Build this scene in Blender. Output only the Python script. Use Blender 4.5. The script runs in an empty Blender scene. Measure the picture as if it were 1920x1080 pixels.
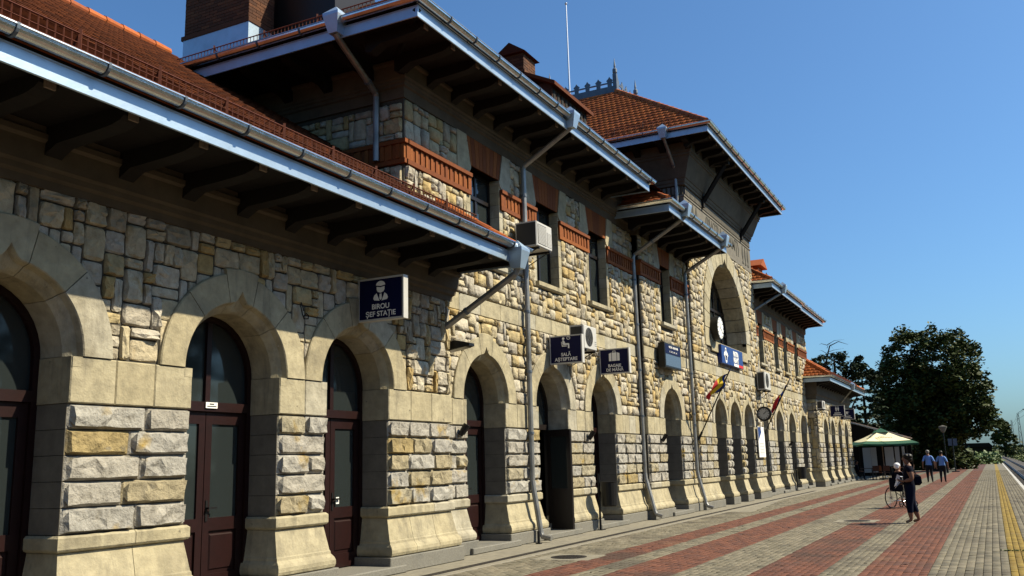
import bpy, math, random
import numpy as np
from mathutils import Matrix, Vector
random.seed(7)
SC = bpy.context.scene
C = SC.collection
PI = math.pi

# ------------------------------------------------------------------ camera, world, sun, exposure
cd = bpy.data.cameras.new('camera'); cam = bpy.data.objects.new('camera', cd); C.objects.link(cam)
F = 1720.0
def _n(v): return v / np.linalg.norm(v)
_vx = np.array([901.0, 307.5, F]); _a = -240.0
_b = -(F * F + 901.0 * _a) / 307.5
_ex = _n(_vx); _ez = _n(np.array([_a, _b, F]))
if _ez[1] > 0: _ez = -_ez
_ey = np.cross(_ez, _ex)
_R = np.stack([_ex, _ey, _ez], 1)
right, down, fwd = _R[0], _R[1], _R[2]
M = Matrix(((right[0], -down[0], -fwd[0], 0), (right[1], -down[1], -fwd[1], 0), (right[2], -down[2], -fwd[2], 1.58), (0, 0, 0, 1)))
cam.matrix_world = M
cd.sensor_width = 36.0; cd.lens = F / 1920 * 36.0; cd.clip_start = 0.05; cd.clip_end = 6000
SC.camera = cam
CAMP = np.array([0, 0, 1.58])

SUN_TO = Vector((0.46, -1.0, 1.16)).normalized()
elev = math.asin(SUN_TO.z); azim = math.atan2(SUN_TO.x, SUN_TO.y)
w = bpy.data.worlds.new('World'); SC.world = w; w.use_nodes = True
nt = w.node_tree
sky = nt.nodes.new('ShaderNodeTexSky'); sky.sky_type = 'NISHITA'; sky.sun_disc = False
sky.sun_elevation = elev; sky.sun_rotation = azim
sky.air_density = 1.0; sky.dust_density = 1.7; sky.ozone_density = 1.0; sky.altitude = 0
bg = nt.nodes['Background']; bg.inputs['Strength'].default_value = 0.063
tint = nt.nodes.new('ShaderNodeMix'); tint.data_type = 'RGBA'; tint.blend_type = 'MULTIPLY'; tint.inputs[0].default_value = 1.0
tint.inputs[7].default_value = (.64, 1.03, 1.38, 1)      # the camera's saturated blue, the same all over the sky
nt.links.new(sky.outputs[0], tint.inputs[6]); nt.links.new(tint.outputs[2], bg.inputs['Color'])
sl = bpy.data.lights.new('sun', 'SUN'); sl.energy = 5.0; sl.angle = math.radians(0.5); sl.color = (1.0, 0.88, 0.65)
so = bpy.data.objects.new('sun', sl); C.objects.link(so)
so.rotation_euler = (-SUN_TO).to_track_quat('-Z', 'Y').to_euler(); so.location = (10, -20, 30)
SC.view_settings.view_transform = 'Standard'; SC.view_settings.look = 'None'
SC.view_settings.exposure = 0.87; SC.view_settings.gamma = 1.0
try:
    SC.cycles.max_bounces = 5; SC.cycles.diffuse_bounces = 3; SC.cycles.glossy_bounces = 3
except Exception: pass

# ------------------------------------------------------------------ materials
ALB = 0.60     # base colours scaled down under the raised exposure, to deepen the shade
KEEP = ('leaf', 'leaf_fir', 'leaf_bush', 'grass', 'zinc', 'zinc_dark', 'gutter_metal', 'steel', 'glass', 'glass_sky', 'earth', 'print_white', 'paper', 'flag_red', 'flag_yellow', 'flag_blue', 'shirt_blue', 'cream_cloth')
MATS = {}
def mat(name, col, rough=0.8, metal=0.0, var=None, noise=None, bump=None, stain=None, spec=0.3, streak=None):
    """col base; var: list of colours picked per piece; noise: (scale, amount) brightness mottling;
    bump: list of (scale, strength); stain: (colour, scale, lo, hi)"""
    m = bpy.data.materials.new(name); m.use_nodes = True; MATS[name] = m
    k_ = 1.0 if name in KEEP else ALB
    sc3 = lambda c: tuple(x*k_ for x in c)
    col = sc3(col); var = [sc3(c) for c in var] if var else None
    if stain: stain = [(sc3(q[0]), *q[1:]) for q in (stain if isinstance(stain, list) else [stain])]
    if streak: streak = (sc3(streak[0]), streak[1])
    n = m.node_tree.nodes; L = m.node_tree.links
    bs = n['Principled BSDF']
    bs.inputs['Roughness'].default_value = rough; bs.inputs['Metallic'].default_value = metal
    bs.inputs['Specular IOR Level'].default_value = spec
    geo = n.new('ShaderNodeNewGeometry')
    cur = None
    if var:
        oi = n.new('ShaderNodeObjectInfo')
        ad = n.new('ShaderNodeMath'); ad.operation = 'ADD'
        L.new(oi.outputs['Random'], ad.inputs[0]); L.new(geo.outputs['Random Per Island'], ad.inputs[1])
        fr = n.new('ShaderNodeMath'); fr.operation = 'FRACT'; L.new(ad.outputs[0], fr.inputs[0])
        cr = n.new('ShaderNodeValToRGB'); cr.color_ramp.interpolation = 'CONSTANT'
        e = cr.color_ramp.elements
        while len(e) > 1: e.remove(e[-1])
        e[0].position = 0; e[0].color = (*var[0], 1)
        for i, c in enumerate(var[1:], 1):
            x = e.new(i / len(var)); x.color = (*c, 1)
        L.new(fr.outputs[0], cr.inputs[0]); cur = cr.outputs[0]
    else:
        rgb = n.new('ShaderNodeRGB'); rgb.outputs[0].default_value = (*col, 1); cur = rgb.outputs[0]
    if stain:
        for st in (stain if isinstance(stain, list) else [stain]):
            sc_, s_, lo, hi = st
            nz = n.new('ShaderNodeTexNoise'); nz.inputs['Scale'].default_value = s_; nz.inputs['Detail'].default_value = 6
            L.new(geo.outputs['Position'], nz.inputs['Vector'])
            mr = n.new('ShaderNodeMapRange'); mr.inputs[1].default_value = lo; mr.inputs[2].default_value = hi
            L.new(nz.outputs[0], mr.inputs[0])
            mx = n.new('ShaderNodeMix'); mx.data_type = 'RGBA'
            L.new(mr.outputs[0], mx.inputs[0]); L.new(cur, mx.inputs[6]); mx.inputs[7].default_value = (*sc_, 1)
            cur = mx.outputs[2]
    if streak:
        tc = n.new('ShaderNodeMapping'); tc.inputs['Scale'].default_value = (2.6, 2.6, .35); L.new(geo.outputs['Position'], tc.inputs['Vector'])
        nz = n.new('ShaderNodeTexNoise'); nz.inputs['Scale'].default_value = 1.6; nz.inputs['Detail'].default_value = 9; nz.inputs['Roughness'].default_value = .7
        L.new(tc.outputs[0], nz.inputs['Vector'])
        mr = n.new('ShaderNodeMapRange'); mr.inputs[1].default_value = .52; mr.inputs[2].default_value = .78; mr.inputs[4].default_value = streak[1]
        L.new(nz.outputs[0], mr.inputs[0]); mx = n.new('ShaderNodeMix'); mx.data_type = 'RGBA'
        L.new(mr.outputs[0], mx.inputs[0]); L.new(cur, mx.inputs[6]); mx.inputs[7].default_value = (*streak[0], 1); cur = mx.outputs[2]
    if noise:
        nz = n.new('ShaderNodeTexNoise'); nz.inputs['Scale'].default_value = noise[0]; nz.inputs['Detail'].default_value = 8; nz.inputs['Roughness'].default_value = 0.65
        L.new(geo.outputs['Position'], nz.inputs['Vector'])
        mr = n.new('ShaderNodeMapRange'); mr.inputs[1].default_value = 0.3; mr.inputs[2].default_value = 0.7
        mr.inputs[3].default_value = 1 - noise[1]; mr.inputs[4].default_value = 1 + noise[1]
        L.new(nz.outputs[0], mr.inputs[0])
        mx = n.new('ShaderNodeMix'); mx.data_type = 'RGBA'; mx.blend_type = 'MULTIPLY'; mx.inputs[0].default_value = 1
        L.new(cur, mx.inputs[6]); L.new(mr.outputs[0], mx.inputs[7]); cur = mx.outputs[2]
    L.new(cur, bs.inputs['Base Color'])
    if bump:
        prev = None
        for s_, k in bump:
            nz = n.new('ShaderNodeTexNoise'); nz.inputs['Scale'].default_value = s_; nz.inputs['Detail'].default_value = 7
            nz.inputs['Roughness'].default_value = 0.6
            L.new(geo.outputs['Position'], nz.inputs['Vector'])
            b = n.new('ShaderNodeBump'); b.inputs['Strength'].default_value = k; b.inputs['Distance'].default_value = 0.35 / s_
            L.new(nz.outputs[0], b.inputs['Height'])
            if prev: L.new(prev, b.inputs['Normal'])
            prev = b.outputs[0]
        L.new(prev, bs.inputs['Normal'])
    return m

rub_var = [(.60,.515,.34), (.55,.44,.24), (.62,.56,.43), (.52,.47,.38), (.62,.50,.27), (.60,.55,.46), (.56,.41,.18), (.66,.58,.41), (.48,.42,.31), (.63,.54,.37), (.64,.58,.46)]
mat('rubble', (.5,.43,.28), .9, var=rub_var, noise=(7, .28), bump=[(6, .9), (28, .7)], stain=[((.44,.28,.08), 3.1, .6, .75), ((.30,.27,.22), 2.3, .62, .8)])
ash_var = [(.47,.45,.405), (.49,.46,.40), (.45,.385,.25), (.48,.45,.395), (.46,.41,.29), (.44,.34,.16), (.50,.48,.43), (.46,.43,.37)]
mat('rock_face', (.5,.48,.42), .9, var=ash_var, noise=(9, .25), bump=[(7, 1.0), (30, .7)], stain=[((.43,.29,.06), 2.2, .6, .72), ((.22,.20,.16), 6, .62, .74)], streak=((.24,.21,.16), .6))
smooth_var = [(.53,.465,.305), (.55,.485,.325), (.51,.445,.29), (.54,.50,.39), (.525,.465,.315)]
mat('smooth_stone', (.5,.44,.3), .85, var=smooth_var, noise=(5, .24), bump=[(45, .4), (9, .3), (2.5, .25)], stain=[((.33,.29,.20), 1.3, .55, .75), ((.16,.14,.10), 9, .70, .76)], streak=((.19,.17,.13), .9))
mat('shaft_stone', (.22,.20,.165), .88, noise=(5, .2), bump=[(40, .25)], stain=[((.22,.20,.17), 2, .5, .7)])
mat('mortar', (.10,.09,.07), .95, noise=(20, .3), bump=[(60, .4)])
mat('granite', (.245,.235,.205), .8, noise=(60, .3), bump=[(60, .2)], stain=[((.17,.17,.155), 1.6, .52, .75)])
mat('concrete', (.30,.275,.215), .9, noise=(6, .22), bump=[(50, .25)], stain=[((.26,.24,.2), 1.2, .52, .7)])
mat('plaster', (.145,.115,.08), .9, noise=(3, .2), bump=[(30, .15)], stain=[((.10,.08,.058), .9, .48, .75)])  # brown stucco, tinted darker to carry the shade under the eaves
tile_var = [(.36,.105,.035), (.33,.09,.03), (.40,.125,.045), (.29,.08,.03), (.37,.115,.045)]
tile_var = [(.56,.152,.036), (.50,.13,.032), (.62,.175,.042), (.43,.11,.03), (.58,.16,.042), (.38,.10,.032)]
mat('tile_dark', (.16,.05,.018), .8, var=[(.135,.036,.012), (.11,.028,.009), (.155,.042,.013), (.09,.023,.008)], noise=(12, .2), bump=[(40, .15)], spec=.15)  # darker tile copy, shadow lines between the rows put into its colour
mat('brick_dark', (.12,.05,.025), .9, var=[(.13,.05,.024), (.10,.04,.02), (.155,.062,.028), (.09,.036,.019)], noise=(18, .2), bump=[(35, .3)])  # darker brick copy, deep shade on the chimneys put into its colour
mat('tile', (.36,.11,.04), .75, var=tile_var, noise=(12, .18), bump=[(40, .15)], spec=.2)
mat('brick', (.33,.10,.03), .85, var=[(.31,.086,.015), (.275,.072,.013), (.34,.10,.018), (.23,.06,.013)], noise=(18, .2), bump=[(35, .3)])
mat('brick_mortar', (.16,.10,.065), .95, noise=(25, .2))
mat('zinc', (.33,.43,.55), .42, metal=.6, noise=(2.5, .12), bump=[(7, .05)])
mat('zinc_dark', (.10,.125,.16), .5, metal=.4, noise=(4, .2))
mat('gutter_metal', (.60,.62,.64), .20, metal=1.0, noise=(5, .2), bump=[(9, .05)])
mat('pipe_metal', (.42,.42,.41), .42, metal=.55, noise=(6, .2), stain=[((.25,.25,.245), 3, .55, .7)])
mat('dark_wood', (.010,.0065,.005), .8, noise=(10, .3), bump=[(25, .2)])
mat('pale_wood', (.30,.22,.16), .85, noise=(15, .3))
mat('guard_metal', (.17,.042,.015), .6, noise=(12, .2))
mat('door_wood', (.020,.0042,.004), .45, noise=(12, .25), bump=[(30, .05)])
mat('frame_dark', (.018,.013,.012), .4)
mat('glass', (.018,.023,.024), .06, spec=.5)
mat('glass_sky', (.05,.055,.075), .08, spec=.6)
mat('black_metal', (.012,.012,.013), .45)
mat('steel', (.5,.5,.52), .3, metal=.9)
mat('white_plastic', (.72,.71,.68), .45, noise=(4, .06))
mat('grille', (.05,.05,.05), .6)
mat('navy', (.006,.009,.065), .5, spec=.12)
mat('royal', (.012,.045,.26), .35)
mat('print_white', (.78,.78,.76), .5)
mat('flag_red', (.45,.015,.02), .7); mat('flag_yellow', (.62,.43,.02), .7); mat('flag_blue', (.01,.04,.25), .7)
mat('carved', (.10,.095,.08), .9)
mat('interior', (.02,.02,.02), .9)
mat('cream_cloth', (.74,.68,.44), .8); mat('green_cloth', (.02,.12,.065), .75)
mat('curtain', (.34,.40,.48), .5)
mat('panel_white', (.62,.62,.60), .8)
mat('chair_orange', (.36,.10,.025), .5); mat('chair_brown', (.09,.035,.02), .6)
mat('rubber', (.012,.012,.012), .7)
mat('skin', (.30,.15,.10), .6); mat('hair_dark', (.012,.008,.006), .5); mat('hair_grey', (.30,.29,.28), .6)
mat('navy_cloth', (.005,.007,.020), .9, spec=.1); mat('denim', (.006,.010,.032), .9, spec=.1); mat('shirt_blue', (.13,.26,.60), .75)
mat('trouser', (.010,.012,.022), .85); mat('shoe', (.012,.010,.009), .5); mat('sandal', (.30,.20,.10), .6)
mat('white_cloth', (.60,.60,.60), .8); mat('paper', (.75,.75,.78), .7)
mat('bark', (.035,.026,.018), .9, noise=(8, .3), bump=[(14, .5)])
mat('leaf', (.03,.05,.012), .6, var=[(.030,.044,.011), (.042,.058,.015), (.022,.033,.009), (.060,.076,.021), (.033,.046,.012)], spec=.12)
mat('leaf_fir', (.012,.028,.012), .65, var=[(.016,.028,.012), (.022,.036,.015), (.011,.020,.010)], spec=.1)
mat('leaf_bush', (.06,.10,.02), .6, var=[(.05,.085,.018), (.075,.12,.025), (.06,.095,.02), (.09,.12,.03)])
mat('grass', (.07,.10,.025), .8, var=[(.06,.09,.02), (.085,.11,.03), (.10,.11,.04)])
mat('earth', (.10,.10,.05), .95, noise=(.8, .3), stain=[((.07,.11,.03), .35, .45, .6)])
mat('ballast', (.10,.09,.08), .95, noise=(9, .5), bump=[(12, 1.0)])
mat('ballast_stone', (.10,.09,.08), .95, var=[(.10,.09,.075), (.14,.125,.11), (.07,.06,.055)])
mat('rail_steel', (.16,.13,.11), .4, metal=.7)
mat('sleeper', (.12,.11,.10), .9, noise=(8, .3))
mat('joint', (.07,.065,.05), .95, noise=(10, .3))
mat('paver_grey', (.3,.28,.22), .88, var=[(.215,.19,.135), (.245,.215,.155), (.19,.17,.12), (.23,.205,.15), (.165,.15,.11)], noise=(2.6, .3), bump=[(50, .3)], stain=[((.115,.10,.075), .6, .52, .70), ((.25,.22,.16), .9, .6, .75), ((.06,.052,.04), 1.6, .65, .74)])
mat('paver_red', (.24,.09,.06), .88, var=[(.165,.062,.036), (.19,.072,.042), (.145,.054,.033), (.18,.068,.04), (.15,.062,.042), (.125,.05,.034)], noise=(2.6, .28), bump=[(50, .3)], stain=[((.085,.045,.032), .55, .54, .70), ((.20,.10,.06), .8, .6, .75), ((.05,.04,.032), 1.7, .66, .74)])
mat('paver_yellow', (.42,.29,.05), .85, var=[(.30,.205,.032), (.33,.23,.04), (.27,.18,.03)], noise=(3, .2), stain=[((.2,.15,.06), 1.5, .58, .75)])
mat('white_paint', (.66,.65,.61), .7, noise=(4, .2), stain=[((.35,.33,.28), 1.2, .55, .75)])
mat('pale_kerb', (.36,.33,.27), .85, noise=(5, .25))
mat('cast_iron', (.025,.02,.017), .7, noise=(25, .4), bump=[(30, .4)])
mat('lamp_glass', (.22,.21,.19), .3)
mat('far_wall', (.35,.33,.30), .9); mat('far_dark', (.014,.012,.010), .9, spec=.1)
mat('shingle', (.10,.06,.045), .9, noise=(10, .3))

# ------------------------------------------------------------------ mesh builder
class MB:
    def __init__(s): s.v = []; s.f = []; s.m = []; s.mi = 0
    def add(s, vs, fs):
        o = len(s.v); s.v += [tuple(p) for p in vs]
        s.f += [tuple(o + i for i in f) for f in fs]; s.m += [s.mi] * len(fs); return s
    def box(s, x0, x1, y0, y1, z0, z1):
        return s.add([(x0,y0,z0),(x1,y0,z0),(x1,y1,z0),(x0,y1,z0),(x0,y0,z1),(x1,y0,z1),(x1,y1,z1),(x0,y1,z1)],
                     [(0,3,2,1),(4,5,6,7),(0,1,5,4),(1,2,6,5),(2,3,7,6),(3,0,4,7)])
    def bbox(s, x0, x1, y0, y1, z0, z1, b=.01):
        """box with chamfered front (-Y) edges"""
        V = [(x0,y0+b,z0),(x1,y0+b,z0),(x1,y0+b,z1),(x0,y0+b,z1),(x0+b,y0,z0+b),(x1-b,y0,z0+b),(x1-b,y0,z1-b),(x0+b,y0,z1-b),
             (x0,y1,z0),(x1,y1,z0),(x1,y1,z1),(x0,y1,z1)]
        return s.add(V, [(4,5,6,7),(0,1,5,4),(1,2,6,5),(2,3,7,6),(3,0,4,7),(0,8,9,1),(1,9,10,2),(2,10,11,3),(3,11,8,0),(8,11,10,9)])
    def prism(s, pts, d):
        """pts: closed planar polygon (3d), d: extrusion vector"""
        n = len(pts); q = [(p[0]+d[0], p[1]+d[1], p[2]+d[2]) for p in pts]
        return s.add(list(pts) + q, [tuple(range(n))[::-1], tuple(range(n, 2*n))] + [(i, (i+1)%n, n+(i+1)%n, n+i) for i in range(n)])
    def slices(s, rings):
        """rings: list of closed loops with same count; skins them and caps the ends"""
        n = len(rings[0]); V = [p for r in rings for p in r]; Fs = [tuple(range(n))[::-1]]
        for k in range(len(rings)-1):
            for i in range(n):
                a = k*n+i; b = k*n+(i+1)%n; Fs.append((a, b, b+n, a+n))
        Fs.append(tuple(range((len(rings)-1)*n, len(rings)*n)))
        return s.add(V, Fs)
    def tube(s, pts, r, n=8, cap=True):
        pts = [Vector(p) for p in pts]; rs = r if isinstance(r, (list, tuple)) else [r]*len(pts)
        rings = []; up = None
        for i, p in enumerate(pts):
            d = (pts[min(i+1, len(pts)-1)] - pts[max(i-1, 0)]).normalized()
            if up is None:
                up = Vector((0,0,1)) if abs(d.z) < .9 else Vector((1,0,0))
            u = d.cross(up); 
            if u.length < 1e-5: u = d.orthogonal()
            u.normalize(); v2 = u.cross(d).normalized(); up = v2
            rings.append([tuple(p + (u*math.cos(2*PI*k/n) + v2*math.sin(2*PI*k/n))*rs[i]) for k in range(n)])
        n_ = n; V = [q for r_ in rings for q in r_]; Fs = []
        for k in range(len(rings)-1):
            for i in range(n_):
                a = k*n_+i; b = k*n_+(i+1)%n_; Fs.append((a, b, b+n_, a+n_))
        if cap: Fs += [tuple(range(n_))[::-1], tuple(range((len(rings)-1)*n_, len(rings)*n_))]
        return s.add(V, Fs)
    def bar(s, a, b, w, h=None):
        return s.tube([a, b], w, 4)
    def disc(s, c, r, axis='z', n=24, t=.0):
        P = []
        for k in range(n):
            a = 2*PI*k/n; x, y = r*math.cos(a), r*math.sin(a)
            P.append({'z': (c[0]+x, c[1]+y, c[2]), 'x': (c[0], c[1]-x, c[2]+y), 'y': (c[0]+x, c[1], c[2]+y)}[axis])
        if t:
            d = {'z': (0,0,t), 'x': (t,0,0), 'y': (0,t,0)}[axis]; return s.prism(P, d)
        return s.add(P, [tuple(range(n))])
    def sphere(s, c, r, nu=10, nv=7, sq=(1,1,1)):
        V = [(c[0], c[1], c[2]-r*sq[2])]; Fs = []
        for j in range(1, nv):
            a = -PI/2 + PI*j/nv
            for i in range(nu):
                t = 2*PI*i/nu; V.append((c[0]+r*sq[0]*math.cos(a)*math.cos(t), c[1]+r*sq[1]*math.cos(a)*math.sin(t), c[2]+r*sq[2]*math.sin(a)))
        V.append((c[0], c[1], c[2]+r*sq[2])); top = len(V)-1
        for i in range(nu):
            Fs.append((0, 1+(i+1)%nu, 1+i)); Fs.append((top, 1+(nv-2)*nu+i, 1+(nv-2)*nu+(i+1)%nu))
        for j in range(nv-2):
            for i in range(nu):
                a = 1+j*nu+i; b = 1+j*nu+(i+1)%nu; Fs.append((a, b, b+nu, a+nu))
        return s.add(V, Fs)
    def sweep(s, path, prof, closed=False, capends=True):
        """path: [(x,y)] plan polyline; outward = right-hand side of travel; prof: [(out, z)]"""
        n = len(path); offs = []
        for i in range(n):
            def dr(a, b):
                d = Vector((b[0]-a[0], b[1]-a[1])); d.normalize(); return d
            d0 = dr(path[i-1], path[i]) if i > 0 else dr(path[0], path[1])
            d1 = dr(path[i], path[i+1]) if i < n-1 else dr(path[n-2], path[n-1])
            n0 = Vector((d0.y, -d0.x)); n1 = Vector((d1.y, -d1.x)); m = (n0+n1); m = m / (m.length_squared/2) if m.length > 1e-6 else n0
            offs.append(m)
        k = len(prof); V = []
        for i in range(n):
            for o, z in prof: V.append((path[i][0]+offs[i].x*o, path[i][1]+offs[i].y*o, z))
        Fs = []; kk = k if closed else k-1
        for i in range(n-1):
            for j in range(kk):
                a = i*k+j; b = i*k+(j+1)%k; Fs.append((a, a+k, b+k, b))
        if closed and capends: Fs += [tuple(range(k)), tuple(range((n-1)*k, n*k))[::-1]]
        return s.add(V, Fs)
    def mesh(s, name, mats):
        me = bpy.data.meshes.new(name); me.from_pydata(s.v, [], s.f)
        for m in (mats if isinstance(mats, (list, tuple)) else [mats]): me.materials.append(MATS[m])
        if any(s.m): me.polygons.foreach_set('material_index', s.m)
        me.update(); return me
    def build(s, name, mats, parent=None, smooth=False, **tags):
        me = s.mesh(name, mats)
        if smooth: me.polygons.foreach_set('use_smooth', [True]*len(me.polygons))
        return link(name, me, parent, **tags)

def link(name, data, parent=None, **tags):
    o = bpy.data.objects.new(name, data); C.objects.link(o)
    if parent is not None: o.parent = parent
    for k, v_ in tags.items(): o[k] = v_
    return o
def thing(name, label, cat, loc=(0,0,0), rz=0.0, group=None):
    o = bpy.data.objects.new(name, None); C.objects.link(o); o.location = loc; o.rotation_euler = (0,0,rz)
    o['label'] = label; o['category'] = cat
    if group: o['group'] = group
    o.empty_display_size = .1
    return o
def copy_tree(o, parent=None):
    c = o.copy(); C.objects.link(c)
    if parent is not None: c.parent = parent
    for ch in list(o.children): copy_tree(ch, c)
    return c

def emit(pieces, name, mats, parent, limit=300):
    """pieces: (mesh, 4x4 numpy). The ones that show largest become objects, the rest one stuff part."""
    pieces = sorted(pieces, key=lambda p: np.linalg.norm(p[1][:3, 3] - CAMP))
    for me, m in pieces[:limit]:
        o = bpy.data.objects.new(name, me); C.objects.link(o); o.parent = parent; o.matrix_local = Matrix(m.tolist())
    rest = pieces[limit:]
    if not rest: return
    cache = {}
    VV = []; LI = []; LT = []; off = 0
    for me, m in rest:
        if me.name not in cache:
            co = np.empty(len(me.vertices)*3); me.vertices.foreach_get('co', co); co = co.reshape(-1, 3)
            cache[me.name] = (np.c_[co, np.ones(len(co))], [list(p.vertices) for p in me.polygons])
        co, fs = cache[me.name]
        VV.append((co @ m.T)[:, :3])
        for f in fs: LI.extend([i+off for i in f]); LT.append(len(f))
        off += len(co)
    V = np.concatenate(VV); me = bpy.data.meshes.new(name)
    me.vertices.add(len(V)); me.vertices.foreach_set('co', V.ravel())
    me.loops.add(len(LI)); me.loops.foreach_set('vertex_index', LI)
    me.polygons.add(len(LT)); st = np.concatenate([[0], np.cumsum(LT)[:-1]]); me.polygons.foreach_set('loop_start', st.astype(np.int32)); me.polygons.foreach_set('loop_total', np.array(LT, np.int32))
    me.update(calc_edges=True); me.validate(); me.materials.append(MATS[mats])
    link(name, me, parent, kind='stuff')

def TRS(x, y, z, sx=1, sy=1, sz=1, rz=0.0):
    c, s_ = math.cos(rz), math.sin(rz)
    return np.array([[c*sx, -s_*sy, 0, x], [s_*sx, c*sy, 0, y], [0, 0, sz, z], [0, 0, 0, 1.0]])

# --- unit pieces (faces -Y), unit size in x and z, relief along -y scaled by the piece
def rock_unit(name, nx, nz, rnd, margin, matname, drafted=False):
    V = []; Fs = []; ta, tb = rnd.uniform(-.9, .9), rnd.uniform(-.9, .9)
    for j in range(nz):
        for i in range(nx):
            u = i/(nx-1)-.5; v_ = j/(nz-1)-.5
            bi = min(i, nx-1-i); bj = min(j, nz-1-j); b = min(bi, bj)
            if b == 0:
                y = 0.0 if drafted else -rnd.uniform(.15, .45)
                k = .05 if (bi == 0 and bj == 0 and not drafted) else 0
                u *= 1-k*1.3; v_ *= 1-k*1.3
            elif b == 1:
                if drafted:
                    u = math.copysign(.5-margin*.5, u) if bi == 1 else u
                    v_ = math.copysign(.5-margin*1.1, v_) if bj == 1 else v_
                    y = -.22
                else:
                    u = math.copysign(.5-margin*rnd.uniform(.4, 1.2), u) if bi == 1 else u+rnd.uniform(-.04, .04)
                    v_ = math.copysign(.5-margin*rnd.uniform(.4, 1.2), v_) if bj == 1 else v_+rnd.uniform(-.04, .04)
                    y = -rnd.uniform(.5, .95)+.5*(ta*u+tb*v_)
            elif b == 2 and drafted:
                u = math.copysign(.5-margin*rnd.uniform(.9, 1.6), u) if bi == 2 else u+rnd.uniform(-.03, .03)
                v_ = math.copysign(.5-margin*rnd.uniform(1.6, 3.0), v_) if bj == 2 else v_+rnd.uniform(-.03, .03)
                y = -rnd.uniform(.65, 1.05)
            else:
                u += rnd.uniform(-.04, .04); v_ += rnd.uniform(-.04, .04); y = -rnd.uniform(.6, 1.2)+.6*(ta*u+tb*v_)
            V.append((u, y, v_))
    for j in range(nz-1):
        for i in range(nx-1):
            a = j*nx+i
            if rnd.random() < .5: Fs += [(a, a+1, a+nx+1), (a, a+nx+1, a+nx)]
            else: Fs += [(a, a+1, a+nx), (a+1, a+nx+1, a+nx)]
    # sides back into the wall
    ring = [i for i in range(nx)] + [nx*(j+1)-1 for j in range(1, nz)] + [nx*nz-1-i for i in range(1, nx)] + [nx*(nz-1-j) for j in range(1, nz-1)]
    o = len(V); V += [(V[i][0], .9, V[i][2]) for i in ring]; n = len(ring)
    Fs += [(ring[i], o+i, o+(i+1)%n, ring[(i+1)%n]) for i in range(n)]
    mb = MB(); mb.add(V, Fs); return mb.mesh(name, matname)
_r = random.Random(3)
RUB = [rock_unit('rubble_stone', 6, 6, _r, .085, 'rubble') for _ in range(14)]
ASH = [rock_unit('ashlar_block', 10, 7, _r, .045, 'rock_face', True) for _ in range(10)]
ASHS = [rock_unit('ashlar_block', 7, 7, _r, .09, 'rock_face', True) for _ in range(6)]

rub_pieces = []; RINGS = []
def pack(x0, x1, z0, z1, Yw, blocked, cell=.13, relief=.066, side=None):
    rnd = _r
    nx = max(1, round((x1-x0)/cell)); nz = max(1, round((z1-z0)/cell)); cx = (x1-x0)/nx; cz = (z1-z0)/nz
    occ = np.zeros((nx, nz), bool)
    for i in range(nx):
        for j in range(nz):
            if blocked(x0+(i+.5)*cx, z0+(j+.5)*cz): occ[i, j] = True
    for j in range(nz):
        for i in range(nx):
            if occ[i, j]: continue
            opts = [(2,2),(3,2),(2,1),(3,1),(2,3),(1,2),(1,1),(2,2),(3,2),(4,2),(1,3)]; rnd.shuffle(opts); opts += [(2,1),(1,1)]
            for wv, hv in opts:
                if i+wv <= nx and j+hv <= nz and not occ[i:i+wv, j:j+hv].any():
                    # avoid leaving one-cell slivers
                    occ[i:i+wv, j:j+hv] = True; break
            g = .012
            xa, xb = x0+i*cx+g*rnd.uniform(.3, 1.1), x0+(i+wv)*cx-g*rnd.uniform(.3, 1.1)
            za, zb = z0+j*cz+g*rnd.uniform(.3, 1.1), z0+(j+hv)*cz-g*rnd.uniform(.3, 1.1)
            m = TRS((xa+xb)/2, Yw, (za+zb)/2, (xb-xa)*rnd.choice((1,-1)), relief*rnd.uniform(.7, 1.25), (zb-za)*rnd.choice((1,-1)))
            if side is not None:   # wall facing -X at x=side; local x runs along -Y
                m = TRS(side, 0, 0, rz=-PI/2) @ TRS((-(xa+xb)/2), 0, (za+zb)/2, xb-xa, relief*rnd.uniform(.7, 1.2), zb-za)
            if side is None and any(abs(Yw-ry) < .01 and min(math.hypot(px-rx, pz-rs) for px in (xa, xb, (xa+xb)/2) for pz in (za, zb, (za+zb)/2)) < rr_+.02 for rx, ry, rs, rr_ in RINGS):
                m[:3, 1] *= .022/max(1e-6, np.linalg.norm(m[:3, 1]))   # stones tucked under an arch ring stay flat
            # a mirrored piece would flip its normals: mirror both axes or none
            rub_pieces.append((rnd.choice(RUB), m))

# ------------------------------------------------------------------ the station building
ST = thing('station_building', 'long two-storey railway station of cream rubble stone with red tiled roofs', 'building', (0,0,0))
SPR = 2.82
Z_LEDGE = 1.0; Z_COURSE = 2.33

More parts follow.
